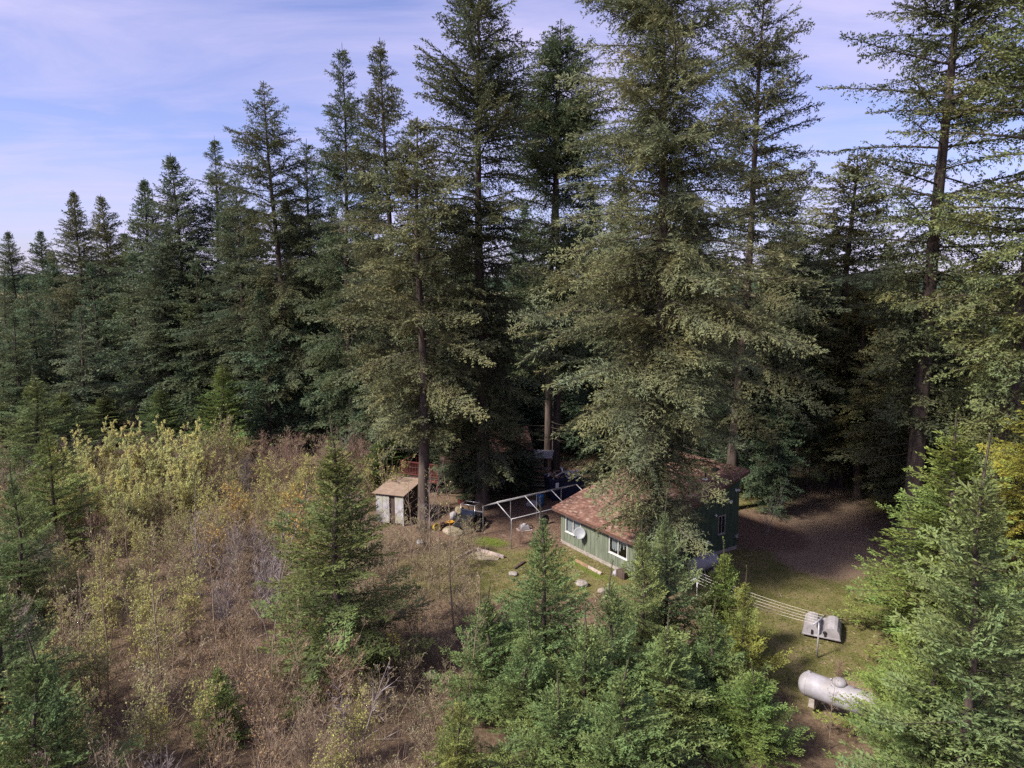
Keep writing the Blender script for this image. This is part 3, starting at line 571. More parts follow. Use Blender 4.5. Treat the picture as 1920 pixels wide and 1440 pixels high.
def build_house():
    hs = empty('green_house', (HOUSE[0], HOUSE[1], 0), HTH)
    tag(hs, 'green board sided house with sloping red brown shingle roof', 'house')
    Z0, ZE, SL = .28, 2.42, math.tan(R(16.2))
    top = lambda x: ZE + x * SL
    fn = MB().box(-.02, HD + .02, -.02, HW + .02, -.4, Z0); fn.build('foundation', M['concrete'], hs)
    MB().box(.1, HD - .1, .1, HW - .1, Z0 + .001, Z0 + .05).build('floor', M['tanwood'], hs)
    # openings: wall, from, to, sill, head
    front = [(5.1, 6.62, .98, 1.98), (.78, 2.35, .98, 1.98)]
    side = [(3.05, 4.75, 1.0, 1.95), (6.95, 7.6, 1.35, 2.55), (1.55, 2.3, .34, .78)]
    def cols(a0, a1, ops, zt):
        """vertical boards along a wall, cut at the openings"""
        w = .2; k = 0; a = a0
        while a < a1 - .01:
            b = min(a + w, a1); segs = [(Z0, None)]; cut = sorted([(o[2], o[3]) for o in ops if o[0] < b - .01 and o[1] > a + .01])
            z = Z0; res = []
            for c0, c1 in cut: res.append((z, c0)); z = c1
            res.append((z, zt)); yield k, a, b, res
            a = b; k += 1
    def split(ops, a0, a1):
        e = sorted({a0, a1, *[o[0] for o in ops], *[o[1] for o in ops]}); return e
    def grid(ops, a0, a1):
        """board edges that fall on the window edges"""
        ed = split(ops, a0, a1); r_ = [a0]
        for i in range(len(ed) - 1):
            n = max(1, round((ed[i + 1] - ed[i]) / .2)); r_ += [ed[i] + (ed[i + 1] - ed[i]) * (j + 1) / n for j in range(n)]
        return r_
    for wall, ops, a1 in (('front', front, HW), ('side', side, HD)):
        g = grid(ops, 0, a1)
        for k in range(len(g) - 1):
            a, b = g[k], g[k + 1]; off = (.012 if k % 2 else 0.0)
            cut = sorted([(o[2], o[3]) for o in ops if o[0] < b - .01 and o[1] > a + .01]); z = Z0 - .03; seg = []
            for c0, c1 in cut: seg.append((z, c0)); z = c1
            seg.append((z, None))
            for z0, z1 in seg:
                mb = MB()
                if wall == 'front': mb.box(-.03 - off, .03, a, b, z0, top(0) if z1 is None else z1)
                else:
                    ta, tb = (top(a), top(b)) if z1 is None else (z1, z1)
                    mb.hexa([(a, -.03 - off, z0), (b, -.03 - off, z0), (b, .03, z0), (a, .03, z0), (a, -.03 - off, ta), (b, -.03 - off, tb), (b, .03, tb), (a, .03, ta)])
                mb.build('board', M['siding' if wall == 'front' else 'siding_shaded'], hs)
    MB().box(HD - .03, HD + .03, 0, HW, Z0, top(HD)).build('rear_wall', M['siding'], hs)
    MB().hexa([(0.04, HW - .03, Z0), (HD - .04, HW - .03, Z0), (HD - .04, HW + .03, Z0), (0.04, HW + .03, Z0), (.04, HW - .03, top(0)), (HD - .04, HW - .03, top(HD)), (HD - .04, HW + .03, top(HD)), (.04, HW + .03, top(0))]).build('left_wall', M['siding'], hs)
    for (x, y) in ((-.05, -.05),): MB().box(x - .03, x + .06, y - .03, y + .06, Z0 - .02, ZE - .02).build('corner_board', M['siding'], hs)
    # roof
    o = .45; x0, x1, y0, y1 = -o, HD + o, -.4, HW + .4
    p = lambda x, y, d: (x, y, top(x) + d)
    rf = MB().hexa([p(x0, y0, .0), p(x1, y0, .0), p(x1, y1, .0), p(x0, y1, .0), p(x0, y0, .14), p(x1, y0, .14), p(x1, y1, .14), p(x0, y1, .14)]).build('roof', M['fascia'], hs)
    MB().hexa([p(x0 - .03, y0 - .03, -.06), p(x0 - .002, y0 - .03, -.06), p(x0 - .002, y1 + .03, -.06), p(x0 - .03, y1 + .03, -.06), p(x0 - .03, y0 - .03, .15), p(x0 - .002, y0 - .03, .15), p(x0 - .002, y1 + .03, .15), p(x0 - .03, y1 + .03, .15)]).build('gutter', M['fascia'], rf)
    MB().hexa([p(x0, y0 - .03, -.05), p(x1, y0 - .03, -.05), p(x1, y0 - .003, -.05), p(x0, y0 - .003, -.05), p(x0, y0 - .03, .146), p(x1, y0 - .03, .146), p(x1, y0 - .003, .146), p(x0, y0 - .003, .146)]).build('barge_board', M['fascia'], rf)
    rng = np.random.RandomState(6); V = []; F = []; A = []
    ex = .135; n = int((x1 - x0 + .05) / ex); row = 0
    for r_ in range(n + 1):
        xa = x0 - .05 + r_ * ex; xb = min(xa + ex * 1.35, x1 + .03); y = y0 - .03 - rng.uniform(0, .33); 
        if xa > x1: break
        while y < y1 + .03:
            w = rng.choice([.165, .33, .33, .25]); ya, yb = max(y, y0 - .04), min(y + w - .008, y1 + .04); y += w
            if yb - ya < .03: continue
            t = .016 + rng.uniform(0, .012); b0 = .142; c = len(V)
            for (xx, yy, dd) in ((xa, ya, b0), (xb, ya, b0), (xb, yb, b0), (xa, yb, b0), (xa, ya, b0 + t + .004), (xb, ya, b0 + .006), (xb, yb, b0 + .006), (xa, yb, b0 + t + .004)): V.append((xx, yy, top(xx) + dd))
            F += [[c + i for i in f] for f in ((4, 5, 6, 7), (0, 1, 5, 4), (2, 3, 7, 6), (3, 0, 4, 7))]; A += [float(np.clip(rng.normal(.5, .3), 0, 1))] * 4
    so = link('shingles', mesh_arrays('shingles', np.array(V), np.array(F), M['shingle'], attr=np.array(A)), rf); so['kind'] = 'stuff'
    # roof furniture
    vp = MB().tube([(7.1, 1.25, top(7.1) + .1), (7.1, 1.25, top(7.1) + .75)], .055, 10).build('vent_pipe', M['black'], rf, True)
    MB().lathe([(.22, 0), (.16, .03), (.075, .14)], (7.1, 1.25, top(7.1) + .15), n=16).build('pipe_flashing', M['white'], rf, True)
    MB().hexa([p(8.1, 1.3, .15), p(8.55, 1.3, .15), p(8.55, 1.75, .15), p(8.1, 1.75, .15), p(8.14, 1.34, .32), p(8.5, 1.34, .26), p(8.5, 1.71, .26), p(8.14, 1.71, .32)]).build('roof_vent', M['black'], rf, bevel=.01)
    # windows
    def window(wall, a0, a1, z0, z1, fm, fill, slider=True):
        w = empty('window', (0, 0, 0)); w.parent = hs
        def bx(mb, A0, A1, B0, B1, C0, C1):   # along, depth (outwards +), up
            return mb.box(-B1, -B0, A0, A1, C0, C1) if wall == 'front' else mb.box(A0, A1, -B1, -B0, C0, C1)
        f = MB(); t = .04
        bx(f, a0 - .02, a1 + .02, -.02, .065, z0 - .02, z0 + t); bx(f, a0 - .02, a1 + .02, -.02, .062, z1 - t, z1 + .02); bx(f, a0 - .018, a0 + t, -.018, .06, z0 + t, z1 - t); bx(f, a1 - t, a1 + .018, -.018, .06, z0 + t, z1 - t)
        f.build('frame', M[fm], w)
        bx(MB(), a0 - .06, a1 + .06, .0, .09, z0 - .06, z0 - .022).build('sill', M[fm], w)
        mid = (a0 + a1) / 2
        if slider:
            bx(MB(), mid - .025, mid + .025, -.01, .05, z0 + t, z1 - t).build('mullion', M[fm], w)
            bx(MB(), a0 + t, mid - .03, .005, .012, z0 + t, z1 - t).build('pane', M['glass'], w); bx(MB(), mid + .03, a1 - t, -.004, .003, z0 + t, z1 - t).build('pane', M['glass'], w)
        else: bx(MB(), a0 + t, a1 - t, .0, .008, z0 + t, z1 - t).build('pane', M['glass'], w)
        if fill == 'blind':
            for h0, h1 in ((a0 + t, mid - .01), (mid + .01, a1 - t)):
                z = z0 + t
                mb = MB()
                while z < z1 - t - .01: bx(mb, h0, h1, -.09, -.06, z, min(z + .042, z1 - t)); z += .05
                mb.build('blind', M['blind'], w)
        if fill == 'curtain':
            V = []; 
            mb = MB(); n = 16
            for k in range(n):
                q0, q1 = a0 + t + (a1 - a0 - 2 * t) * k / n, a0 + t + (a1 - a0 - 2 * t) * (k + 1) / n; u = (k + .5) / n
                zb = z1 - (z1 - z0) * (.42 + .14 * math.sin(k * 1.9)) if u < .5 else z1 - (z1 - z0) * (.82 + .1 * math.sin(k * 2.3))
                dd = .03 * math.sin(k * 2.1); bx(mb, q0, q1, -.16 + dd, -.13 + dd, zb, z1 - .03)
            mb.build('curtain', M['curtain'], w)
            bx(MB(), a0 - .1, a1 + .3, -1.4, -1.3, z0 - .6, z0 + .5).build('cupboard', M['orange'], w)
    window('front', *front[0], 'white', 'blind'); window('front', *front[1], 'white', 'curtain')
    window('side', *side[0], 'tanwood', None); window('side', *side[1], 'steel', None); window('side', *side[2], 'steel', None, False)
    # lamps and boxes on the dark side wall
    def bulb(x, z, r_, name='security_lamp'):
        l = MB().lathe([(r_ * .5, 0), (r_, .03), (r_ * 1.1, .09), (r_ * .8, .15), (r_ * .25, .17)], (0, 0, 0), 'y', 12).build(name, M['white'], hs, True, loc=(x, -.04, z), rot=(R(200), 0, 0)); return l
    bulb(8.45, 4.05, .10); bulb(8.7, 4.02, .09); bulb(8.0, 3.35, .13); bulb(6.6, 2.72, .085)
    MB().hexa([(5.55, -.22, 1.12), (6.1, -.22, .98), (6.1, -.05, .98), (5.55, -.05, 1.12), (5.55, -.22, 1.22), (6.1, -.22, 1.1), (6.1, -.05, 1.1), (5.55, -.05, 1.22)]).build('hose_bracket', M['white'], hs, bevel=.02)
    MB().box(8.55, 8.8, -.2, -.04, .8, 1.05).build('meter_box', M['steel'], hs, bevel=.02)
    cd = MB().tube([(-.05, 4.92, .35), (-.05, 4.9, 1.1), (-.05, 4.86, 1.2)], .008, 5).build('cable', M['black'], hs)
    # satellite dish
    d = empty('satellite_dish', (0, 0, 0)); d.parent = None
    d.location = hs.matrix_basis @ Vector((-.05, 4.85, 1.15)); d.rotation_euler = (0, 0, HTH)
    tag(d, 'round grey satellite dish on the green front wall', 'satellite dish')
    MB().tube([(.0, 0, 0), (-.18, .0, .02), (-.26, 0, .25)], .025, 8).build('mast', M['steel'], d, True); MB().box(-.02, .02, -.09, .09, -.12, .12).build('wall_plate', M['steel'], d)
    prof = [(0.001, .0), (.1, .004), (.2, .018), (.3, .045), (.37, .075), (.38, .082), (.37, .09), (.3, .06), (.2, .034), (.1, .02), (.001, .016)]
    MB().lathe(prof, (0, 0, 0), 'z', 28).build('dish', M['dish'], d, True, loc=(-.32, -.06, .30), rot=Vector((-.66, -.62, .42)).to_track_quat('Z', 'Y').to_euler())
    MB().tube([(-.34, 0, .12), (-.75, -.05, .16)], .016, 6).build('feed_arm', M['steel'], d, True); MB().lathe([(.03, 0), (.045, .05), (.04, .12)], (0, 0, 0), 'x', 10).build('feed_horn', M['black'], d, True, loc=(-.82, -.06, .16))
    pz = MB(); return hs
build_house()

# ------------------------------------------------------------------ yard things
def place(name, px, py, rz, label, cat, group=None, z=0.0):
    g = ground(px, py, z); e = empty(name, (g.x, g.y, z), rz); tag(e, label, cat, group); return e
M['corr'] = surf('weathered_panel', (0.46, 0.45, 0.47), (0.30, 0.29, 0.31), 3, .8, (1, 1, .4), big=(1.2, (0.30, 0.30, 0.19), .7))
M['brownwood'] = surf('brown_wood', (0.10, 0.068, 0.055), (0.045, 0.03, 0.026), 5, .85, (1, 1, .15))
M['tanroof'] = surf('tan_felt', (0.30, 0.22, 0.165), (0.2, 0.145, 0.11), 4, .9, big=(1.5, (.2, .14, .10), .5))
M['red'] = surf('red_paint', (0.16, 0.035, 0.03), (0.08, 0.02, 0.018), 4, .7)
M['redroof'] = surf('red_shingle', (0.085, 0.04, 0.034), (0.05, 0.026, 0.022), 6, .9)
M['yellow'] = surf('yellow_plastic', (0.55, 0.30, 0.03), (0.42, 0.2, 0.02), 4, .45)
M['yellow2'] = surf('lemon_plastic', (0.62, 0.47, 0.08), (0.5, 0.36, 0.05), 4, .45)
M['blue'] = surf('blue_plastic', (0.05, 0.13, 0.30), (0.03, 0.09, 0.22), 4, .4)
M['navy'] = surf('navy_paint', (0.02, 0.026, 0.055), (0.012, 0.016, 0.035), 3, .5)
M['rock'] = surf('stone', (0.30, 0.255, 0.22), (0.17, 0.14, 0.12), 5, .95, bump=.6)
M['pipe'] = surf('galvanised', (0.46, 0.45, 0.46), (0.33, 0.32, 0.33), 5, .45, metal=.35)
M['sand'] = surf('pale_sand', (0.30, 0.25, 0.20), (0.14, 0.12, 0.06), 2.6, .95, bump=.5)
M['lumber'] = surf('old_lumber', (0.34, 0.22, 0.14), (0.19, 0.115, 0.07), 5, .8, (1, 1, 1))
M['palelumber'] = surf('pale_lumber', (0.46, 0.38, 0.34), (0.3, 0.24, 0.21), 5, .8)
M['paper'] = surf('paper', (0.7, 0.7, 0.7), (0.6, 0.6, 0.6), 5, .8)
M['rope'] = surf('pale_line', (0.55, 0.52, 0.45), (0.45, 0.42, 0.36), 5, .8)

def build_shed():
    P0 = ground(757, 987); P1 = ground(706, 981); d = (P1 - P0); L_ = d.length; th = math.atan2(-d.y, -d.x)   # local +x runs from the left corner to the near corner
    s = empty('garden_shed', (P1.x, P1.y, 0), th); tag(s, 'small shed with tan sloping roof and weathered white panels', 'shed')
    W, Dp, zf, zb = L_, 2.9, 2.28, 2.62
    n = 4
    edges = [0, .55, 1.08, 1.52, W]
    for k in range(4):
        a, b = edges[k], edges[k + 1]
        if k == 2:
            MB().box(a + .02, b - .02, .06, .09, .1, zf - .12).build('dark_panel', M['brownwood'], s); continue
        MB().box(a + .008, b - .008, -.02 - .01 * (k % 2), .03, .12 + .02 * k, zf - .03).build('panel', M['corr'], s, bevel=.006)
    k = 0; y = .04
    while y < Dp - .05:
        b = min(y + .21, Dp); z = zf + (zb - zf) * (y / Dp)
        MB().box(W - .03 - .008 * (k % 2), W + .02 + .008 * (k % 2), y + .004, b - .004, .08, z - .05).build('board', M['brownwood'], s); y = b; k += 1
    MB().box(0, W, Dp, Dp + .05, .1, zb).build('rear_wall', M['brownwood'], s); MB().box(-.03, .02, .04, Dp, .1, zf - .04).build('left_wall', M['brownwood'], s)
    MB().box(W - .1, W + .025, -.035, .035, .0, zf - .02).build('corner_post', M['corr'], s)
    o = .18; q = lambda x, y, dz: (x, y, zf + (zb - zf) * (y / Dp) + dz)
    rf = MB().hexa([q(-o, -o, 0), q(W + o, -o, 0), q(W + o, Dp + o, 0), q(-o, Dp + o, 0), q(-o, -o, .06), q(W + o, -o, .06), q(W + o, Dp + o, .06), q(-o, Dp + o, .06)]).build('roof', M['tanroof'], s, bevel=.01)
    MB().box(.05, W - .05, -.1, -.03, zf - .11, zf - .035).build('eave_rail', M['brownwood'], rf)
    for k in range(5): x = .2 + k * (W - .4) / 4; MB().box(x - .03, x + .03, -.16, -.022, zf - .033, zf - .006).build('rafter_end', M['palelumber'], rf)
build_shed()

def build_barn():
    b = empty('red_barn', (-5.6, 55.2, 0), R(7)); tag(b, 'low dark barn with red roof and white braced door behind the shed', 'barn')
    W, Dp, zf, zb = 7.4, 5.0, 2.5, 4.2
    for k in range(37):
        a = k * .2
        if 4.0 - .01 < a < 4.8: continue
        MB().box(a + .004, a + .196, -.02 - .01 * (k % 2), .03, .05, zf).build('board', M['brownwood'], b)
    MB().box(0, .05, .04, Dp, .05, zf).build('left_wall', M['brownwood'], b); MB().box(W - .05, W, .04, Dp, .05, zf).build('right_wall', M['brownwood'], b); MB().box(0, W, Dp, Dp + .05, .05, zb).build('rear_wall', M['brownwood'], b)
    d = empty('door', (0, 0, 0)); d.parent = b
    MB().box(4.02, 4.98, -.02, .02, .1, 2.0).build('door_leaf', M['brownwood'], d)
    t = .09
    for nm, (x0, x1, z0, z1) in {'stile': (4.0, 4.0 + t, .08, 2.02), 'stile ': (4.92, 4.92 + t, .08, 2.02)}.items(): MB().box(x0, x1, -.055, -.022, z0, z1).build('stile', M['white'], d)
    for z in (.08, 1.0, 1.93): MB().box(4.0 + t, 4.92, -.053, -.022, z, z + t).build('rail', M['white'], d)
    for (x0, z0, x1, z1) in ((4.1, .2, 4.9, .98), (4.1, 1.9, 4.9, 1.12), (4.1, .98, 4.9, .2), (4.1, 1.12, 4.9, 1.9)):
        k = .05; MB().hexa([(x0, -.05 + (.003 if z0 > z1 else 0), z0 - k), (x1, -.05, z1 - k), (x1, -.022, z1 - k), (x0, -.022, z0 - k), (x0, -.05, z0 + k), (x1, -.05, z1 + k), (x1, -.022, z1 + k), (x0, -.022, z0 + k)]).build('brace', M['white'], d)
    q = lambda x, y, dz: (x, y, zf + (zb - zf) * (y / Dp) + dz)
    rf = MB().hexa([q(-.3, -.5, .0), q(W + .3, -.5, .0), q(W + .3, Dp + .3, .0), q(-.3, Dp + .3, .0), q(-.3, -.5, .09), q(W + .3, -.5, .09), q(W + .3, Dp + .3, .09), q(-.3, Dp + .3, .09)]).build('roof', M['redroof'], b)
    rng = np.random.RandomState(2)
    mb = MB()
    for r_ in range(26):
        y = -.5 + r_ * .22
        for c in range(25):
            x = -.3 + c * .32 + (r_ % 2) * .16
            if x + .31 > W + .3 or y + .3 > Dp + .3: continue
            h = .1 + rng.uniform(.02, .035); mb.hexa([q(x, y, .092), q(x + .31, y, .092), q(x + .31, y + .28, .092), q(x, y + .28, .092), q(x, y, h + .01), q(x + .31, y, h + .01), q(x + .31, y + .28, .1), q(x, y + .28, .1)])
    o = mb.build('shingles', M['redroof'], rf); o['kind'] = 'stuff'
    # raised deck with red railing at the left
    g = ground(770, 905, 1.0)
    k_ = empty('red_deck', (-9.3, 56.0, 0), R(-22)); tag(k_, 'raised deck with dark red railing behind the shed roof', 'deck')
    for i in range(14): MB().box(i * .25 + .005, i * .25 + .245, 0, 2.6, 1.28, 1.34).build('plank', M['brownwood'], k_)
    for x, y in ((.05, .05), (1.7, .05), (3.4, .05), (.05, 2.5), (3.4, 2.5)): MB().box(x, x + .1, y, y + .1, 0, 2.55).build('post', M['red'], k_)
    MB().box(-.02, 3.55, .03, .17, 2.5, 2.58).build('top_rail', M['red'], k_); MB().box(-.02, 3.55, .06, .14, 1.48, 1.55).build('bottom_rail', M['red'], k_); MB().box(-.02, .12, .18, 2.6, 2.505, 2.575).build('top_rail', M['red'], k_)
    for i in range(22): MB().box(.2 + i * .15, .245 + i * .15, .075, .12, 1.55, 2.5).build('baluster', M['red'], k_)
    MB().box(-.02, 3.55, .04, .1, 1.0, 1.27).build('skirt_board', M['red'], k_)
build_barn()

def build_carport():
    A = ground(906, 1002); B = ground(959, 1029); w = (B - A); W = w.length; th = math.atan2(w.y, w.x)
    c = empty('carport_frame', (A.x, A.y, 0), th); tag(c, 'bare white metal pipe frame of a carport, cover missing', 'carport frame')
    bay, r_ = 2.35, .029; ze, zr = 2.0, 2.72
    for k in range(4):
        y = k * bay
        for x in (0, W):
            MB().tube([(x, y, -.05), (x + (.0), y, ze - .12), (x, y, ze)], r_, 8).build('post', M['pipe'], c, True)
        MB().tube([(0, y, ze), (W / 2, y, zr), (W, y, ze)], r_, 8).build('rafter', M['pipe'], c, True)
    for x, z in ((0, ze + .01), (W / 2, zr + .01), (W, ze + .01)):
        MB().tube([(x, 0, z), (x, 3 * bay, z)], r_ * .92, 8).build('purlin', M['pipe'], c, True)
    return c
build_carport()

def tank(name, g, rz, L_, rad, label, group=None):
    t = empty(name, (g[0], g[1], 0), rz); tag(t, label, 'propane tank')
    z = rad + .33; prof = []
    n = 8
    for k in range(n + 1): a = math.pi / 2 * k / n; prof.append((max(.001, rad * math.sin(a)), -L_ / 2 + rad * .75 * (1 - math.cos(a))))
    for k in range(n + 1): a = math.pi / 2 * k / n; prof.append((max(.001, rad * math.cos(a)), L_ / 2 - rad * .75 + rad * .75 * math.sin(a)))
    MB().lathe(prof, (0, 0, z), 'x', 32).build('shell', M['tank'], t, True)
    for x in (-L_ / 2 + rad * .75, 0.0, L_ / 2 - rad * .75): MB().lathe([(rad + .001, -.012), (rad + .006, -.01), (rad + .006, .01), (rad + .001, .012)], (x, 0, z), 'x', 32).build('weld_seam', M['tank'], t, True)
    MB().lathe([(.25, 0), (.27, .02), (.27, .1), (.24, .18), (.15, .235), (.01, .25)], (.0, 0, z + rad - .05), 'z', 24).build('valve_dome', M['tank'], t, True)
    for x in (-L_ * .3, L_ * .3):
        MB().hexa([(x - .12, -rad * .62, .0), (x + .12, -rad * .62, .0), (x + .12, rad * .62, .0), (x - .12, rad * .62, .0), (x - .1, -rad * .5, .46), (x + .1, -rad * .5, .46), (x + .1, rad * .5, .46), (x - .1, rad * .5, .46)]).build('foot', M['concrete'], t, bevel=.02)
    MB().tube([(-.32, 0, z + rad - .03), (-.32, 0, z + rad + .09)], .025, 8).build('valve', M['steel'], t, True)
    for x in (-L_ * .38, L_ * .38): MB().box(x - .05, x + .05, -.012, .012, z + rad - .02, z + rad + .09).build('lifting_lug', M['tank'], t)
    return t
tank('propane_tank', (ground(1570, 1338).x, ground(1570, 1338).y), R(-41), 3.1, .49, 'large white propane tank lying in the foreground below the boat')
tank('propane_tank', (11.35, 39.1), R(33), 2.3, .42, 'small white propane tank beside the dark wall of the house')

def build_boat():
    g = ground(1544, 1185); b = empty('pontoon_boat', (g.x, g.y + .15, .12), R(-14)); b.rotation_euler = (R(0), 0, R(-27)); b.scale = (.84,) * 3; tag(b, 'upturned grey twin hulled plastic boat on the grass', 'boat')
    MB().box(-1.02, 1.02, -1.25, 1.35, .0, .09).build('deck', M['plastic_grey'], b, bevel=.03)
    for x in (-.55, .55):
        V = MB(); st = []
        n = 26; ring = []
        for k in range(n + 1):
            u = k / n; y = -1.2 + 2.45 * u; env = (.82 + .18 * min(1, u / .2)) * min(1, (1 - u) / .36) ** .75; hgt = .06 + .60 * env; w = .34 + .10 * env
            ring.append([(x - w * 1.05, y, .088), (x - w * .92, y, .088 + hgt * .55), (x - w * .6, y, .088 + hgt * .9), (x - w * .2, y, .088 + hgt), (x + w * .2, y, .088 + hgt), (x + w * .6, y, .088 + hgt * .9), (x + w * .92, y, .088 + hgt * .55), (x + w * 1.05, y, .088)])
        vs = [p for r_ in ring for p in r_]; fs = []
        for i in range(n):
            for j in range(7): fs.append((i * 8 + j, i * 8 + j + 1, i * 8 + 9 + j, i * 8 + 8 + j))
        fs.append(tuple(range(8))); fs.append(tuple(range(n * 8, n * 8 + 8))[::-1])
        V.add(vs, fs); V.build('hull', M['plastic_grey'], b)
    MB().lathe([(.09, 0), (.11, .02), (.1, .05), (.02, .06)], (0, 0, 0), 'y', 14).build('motor_pad', M['black'], b, True, loc=(.18, -1.22, .33), rot=(0, 0, R(180)))
    for x in (-.5, .2): MB().box(x - .05, x + .05, -1.275, -1.245, .1, .38).build('drain_slot', M['black'], b)
    MB().box(-1.04, 1.04, -1.28, -1.251, .02, .075).build('rub_rail', M['plastic_grey'], b)
build_boat()

def build_clothesline():
    g = ground(1532, 1230)
    ux = Vector((-.68, .73, 0)).normalized(); vx = Vector((-ux.y, ux.x, 0))
    far = Vector((g.x, g.y, 0)) + ux * 6.4
    ends = []
    for k, p in enumerate((Vector((g.x, g.y, 0)), far)):
        e = empty('clothesline_post', (p.x, p.y, 0)); tag(e, ['white T shaped clothesline post in front of the upturned boat', 'far T shaped clothesline post among the young firs'][k], 'clothesline post')
        MB().tube([(0, 0, -.1), (0, 0, 1.75)], .04, 8).build('post', M['pipe'], e, True)
        a = vx * .62; MB().tube([(a.x, a.y, 1.77), (-a.x, -a.y, 1.77)], .04, 8).build('crossbar', M['pipe'], e, True)
        ends.append(p)
    for j in range(5):
        o = vx * (-.56 + j * .28); p0 = ends[0] + o + Vector((0, 0, 1.79)); p1 = ends[1] + o + Vector((0, 0, 1.79)); pts = []
        for k in range(13): u = k / 12; q = p0.lerp(p1, u); q.z -= .16 * 4 * u * (1 - u) * (.8 + .1 * j); pts.append(q)
        l = MB().tube(pts, .008, 4).build('clothes_line', M['rope']); tag(l, ['front', 'second', 'middle', 'fourth', 'rear'][j] + ' one of five pale lines strung to the clothesline post', 'clothesline', 'lines of the clothesline')
build_clothesline()

def rock(name, px, py, sz, label, material='rock', cat='rock', seed=1, z=0, flat=.6, group=None):
    rng = np.random.RandomState(seed); g = ground(px, py); vs = []; fs = []
    import bmesh
    bm = bmesh.new(); bmesh.ops.create_icosphere(bm, subdivisions=3, radius=1)
    pl = norm(rng.normal(0, 1, (9, 3)))
    for v in bm.verts:
        p = np.array(v.co); s = min(1, min(.78 / max(1e-3, float(p @ q)) if p @ q > 0 else 9 for q in pl)); s *= 1 + .06 * math.sin(p[0] * 7 + seed) * math.sin(p[1] * 6)
        v.co = (p[0] * s * sz, p[1] * s * sz * .8, p[2] * s * sz * flat + sz * flat * .55)
    me = bpy.data.meshes.new(name); bm.to_mesh(me); bm.free(); me.materials.append(M[material]); o = link(name, me); o.location = (g.x, g.y, tz(g.x, g.y) + z); o.rotation_euler = (0, 0, rng.uniform(0, 6)); tag(o, label, cat, group); return o
def build_clutter():
    rng = np.random.RandomState(9)
    # sand box
    a, b = ground(893, 1032), ground(945, 1047); th = math.atan2(b.y - a.y, b.x - a.x); W = (b - a).length
    s = empty('sand_box', (a.x, a.y, 0), th); tag(s, 'low timber edged sand bed on the lawn', 'sand bed')
    MB().box(0, W, -.07, .07, -.02, .2).build('timber', M['palelumber'], s, bevel=.01); MB().box(-.08, .06, -1.9, -.075, -.02, .19).build('timber', M['palelumber'], s, bevel=.01)
    mb = MB(); n = 9
    vs = [(W * .92 * i / n, -.08 - 1.5 * j / n * (1 - .55 * i / n), .02 + .03 * rng.rand() + .03 * math.sin(i * .9) * math.sin(j * .8)) for j in range(n + 1) for i in range(n + 1)]
    mb.add(vs, [(j * (n + 1) + i, (j + 1) * (n + 1) + i, (j + 1) * (n + 1) + i + 1, j * (n + 1) + i + 1) for j in range(n) for i in range(n)]).build('sand', M['sand'], s, True)
    # edging board along the house, dark plank, stones
    p, q = ground(1079, 1052), ground(1128, 1078); e = empty('edging_timber', (p.x, p.y, 0), math.atan2(q.y - p.y, q.x - p.x)); tag(e, 'reddish landscape timber edging along the front of the house', 'timber')
    L_ = (q - p).length
    for k in range(2): MB().box(L_ * k / 2 + .01, L_ * (k + 1) / 2 - .01, -.06, .06, -.02, .15).build('timber', M['palelumber'] if k else M['lumber'], e, bevel=.015)
    p, q = ground(964, 1067), ground(984, 1054); pl = MB().box(0, (q - p).length, -.08, .08, .0, .07).build('dark_plank', M['brownwood'], None, bevel=.01, loc=(p.x, p.y, .02), rot=(0, 0, math.atan2(q.y - p.y, q.x - p.x))); tag(pl, 'short dark plank lying on the lawn right of the sand bed', 'plank')
    rock('pale_rock', 962, 1077, .34, 'flat pale stone below the dark plank', 'concrete', seed=3, flat=.35); rock('pale_rock', 1090, 1098, .42, 'larger whitish stone on the lawn behind the young firs', 'concrete', seed=4, flat=.5); rock('pale_rock', 1132, 1112, .38, 'grey stone half hidden by the middle young fir', seed=5)
    rock('pale_rock', 789, 1020, .3, 'small white stone in front of the shed', 'tank', seed=6, flat=.7); rock('boulder', 850, 1000, .85, 'big tan mound of earth before the junk pile', 'sand', 'mound', seed=7, flat=.32)
    rock('pale_rock', 1156, 1078, .26, 'white stone at the foot of the front wall', 'tank', seed=8, flat=.8)
    # step box at the corner of the house
    sb = MB().box(-.35, .35, -.25, .25, .0, .42).build('crawl_hatch', M['brownwood'], None, bevel=.02); w = Vector((HOUSE[0], HOUSE[1], 0)) + HV * .75 - HU * .35; sb.location = w; sb.rotation_euler = (0, 0, HTH + R(90)); tag(sb, 'dark wooden box against the wall at the house corner', 'box')
    # trellis by the small tank
    g = ground(1285, 1100); t = empty('wire_trellis', (10.35, 37.6, 0), R(33)); tag(t, 'white wire garden panel leaning beside the small tank', 'trellis')
    for k in range(5): MB().tube([(.3 * k, 0, 0), (.3 * k, .5, 1.15)], .014, 5).build('wire', M['white'], t)
    for k in range(5): MB().tube([(-.02, .02 + .12 * k, .08 + .26 * k), (1.22, .02 + .12 * k, .08 + .26 * k)], .014, 5).build('wire', M['white'], t)
    # buckets, barrel, junk
    def bucket(px, py, r_, h, m_, label, cat='bucket', tip=0, z=0.0):
        g = ground(px, py); e = empty('bucket', (g.x, g.y, z), rng.uniform(0, 6)); e.rotation_euler = (R(tip), 0, 0.7); tag(e, label, cat)
        MB().lathe([(r_ * .82, .0), (r_, h), (r_ + .02, h), (r_ + .02, h - .05), (r_ - .01, h - .05), (r_ - .02, h - .02), (r_ * .78, .03)], (0, 0, 0), 'z', 20).build('body', M[m_], e, True)
        MB().tube([(r_ * math.cos(a), 0, h - .06 + -.02 + r_ * .9 * math.sin(a)) for a in [math.pi * k / 8 for k in range(9)]], .008, 5).build('handle', M['steel'], e)
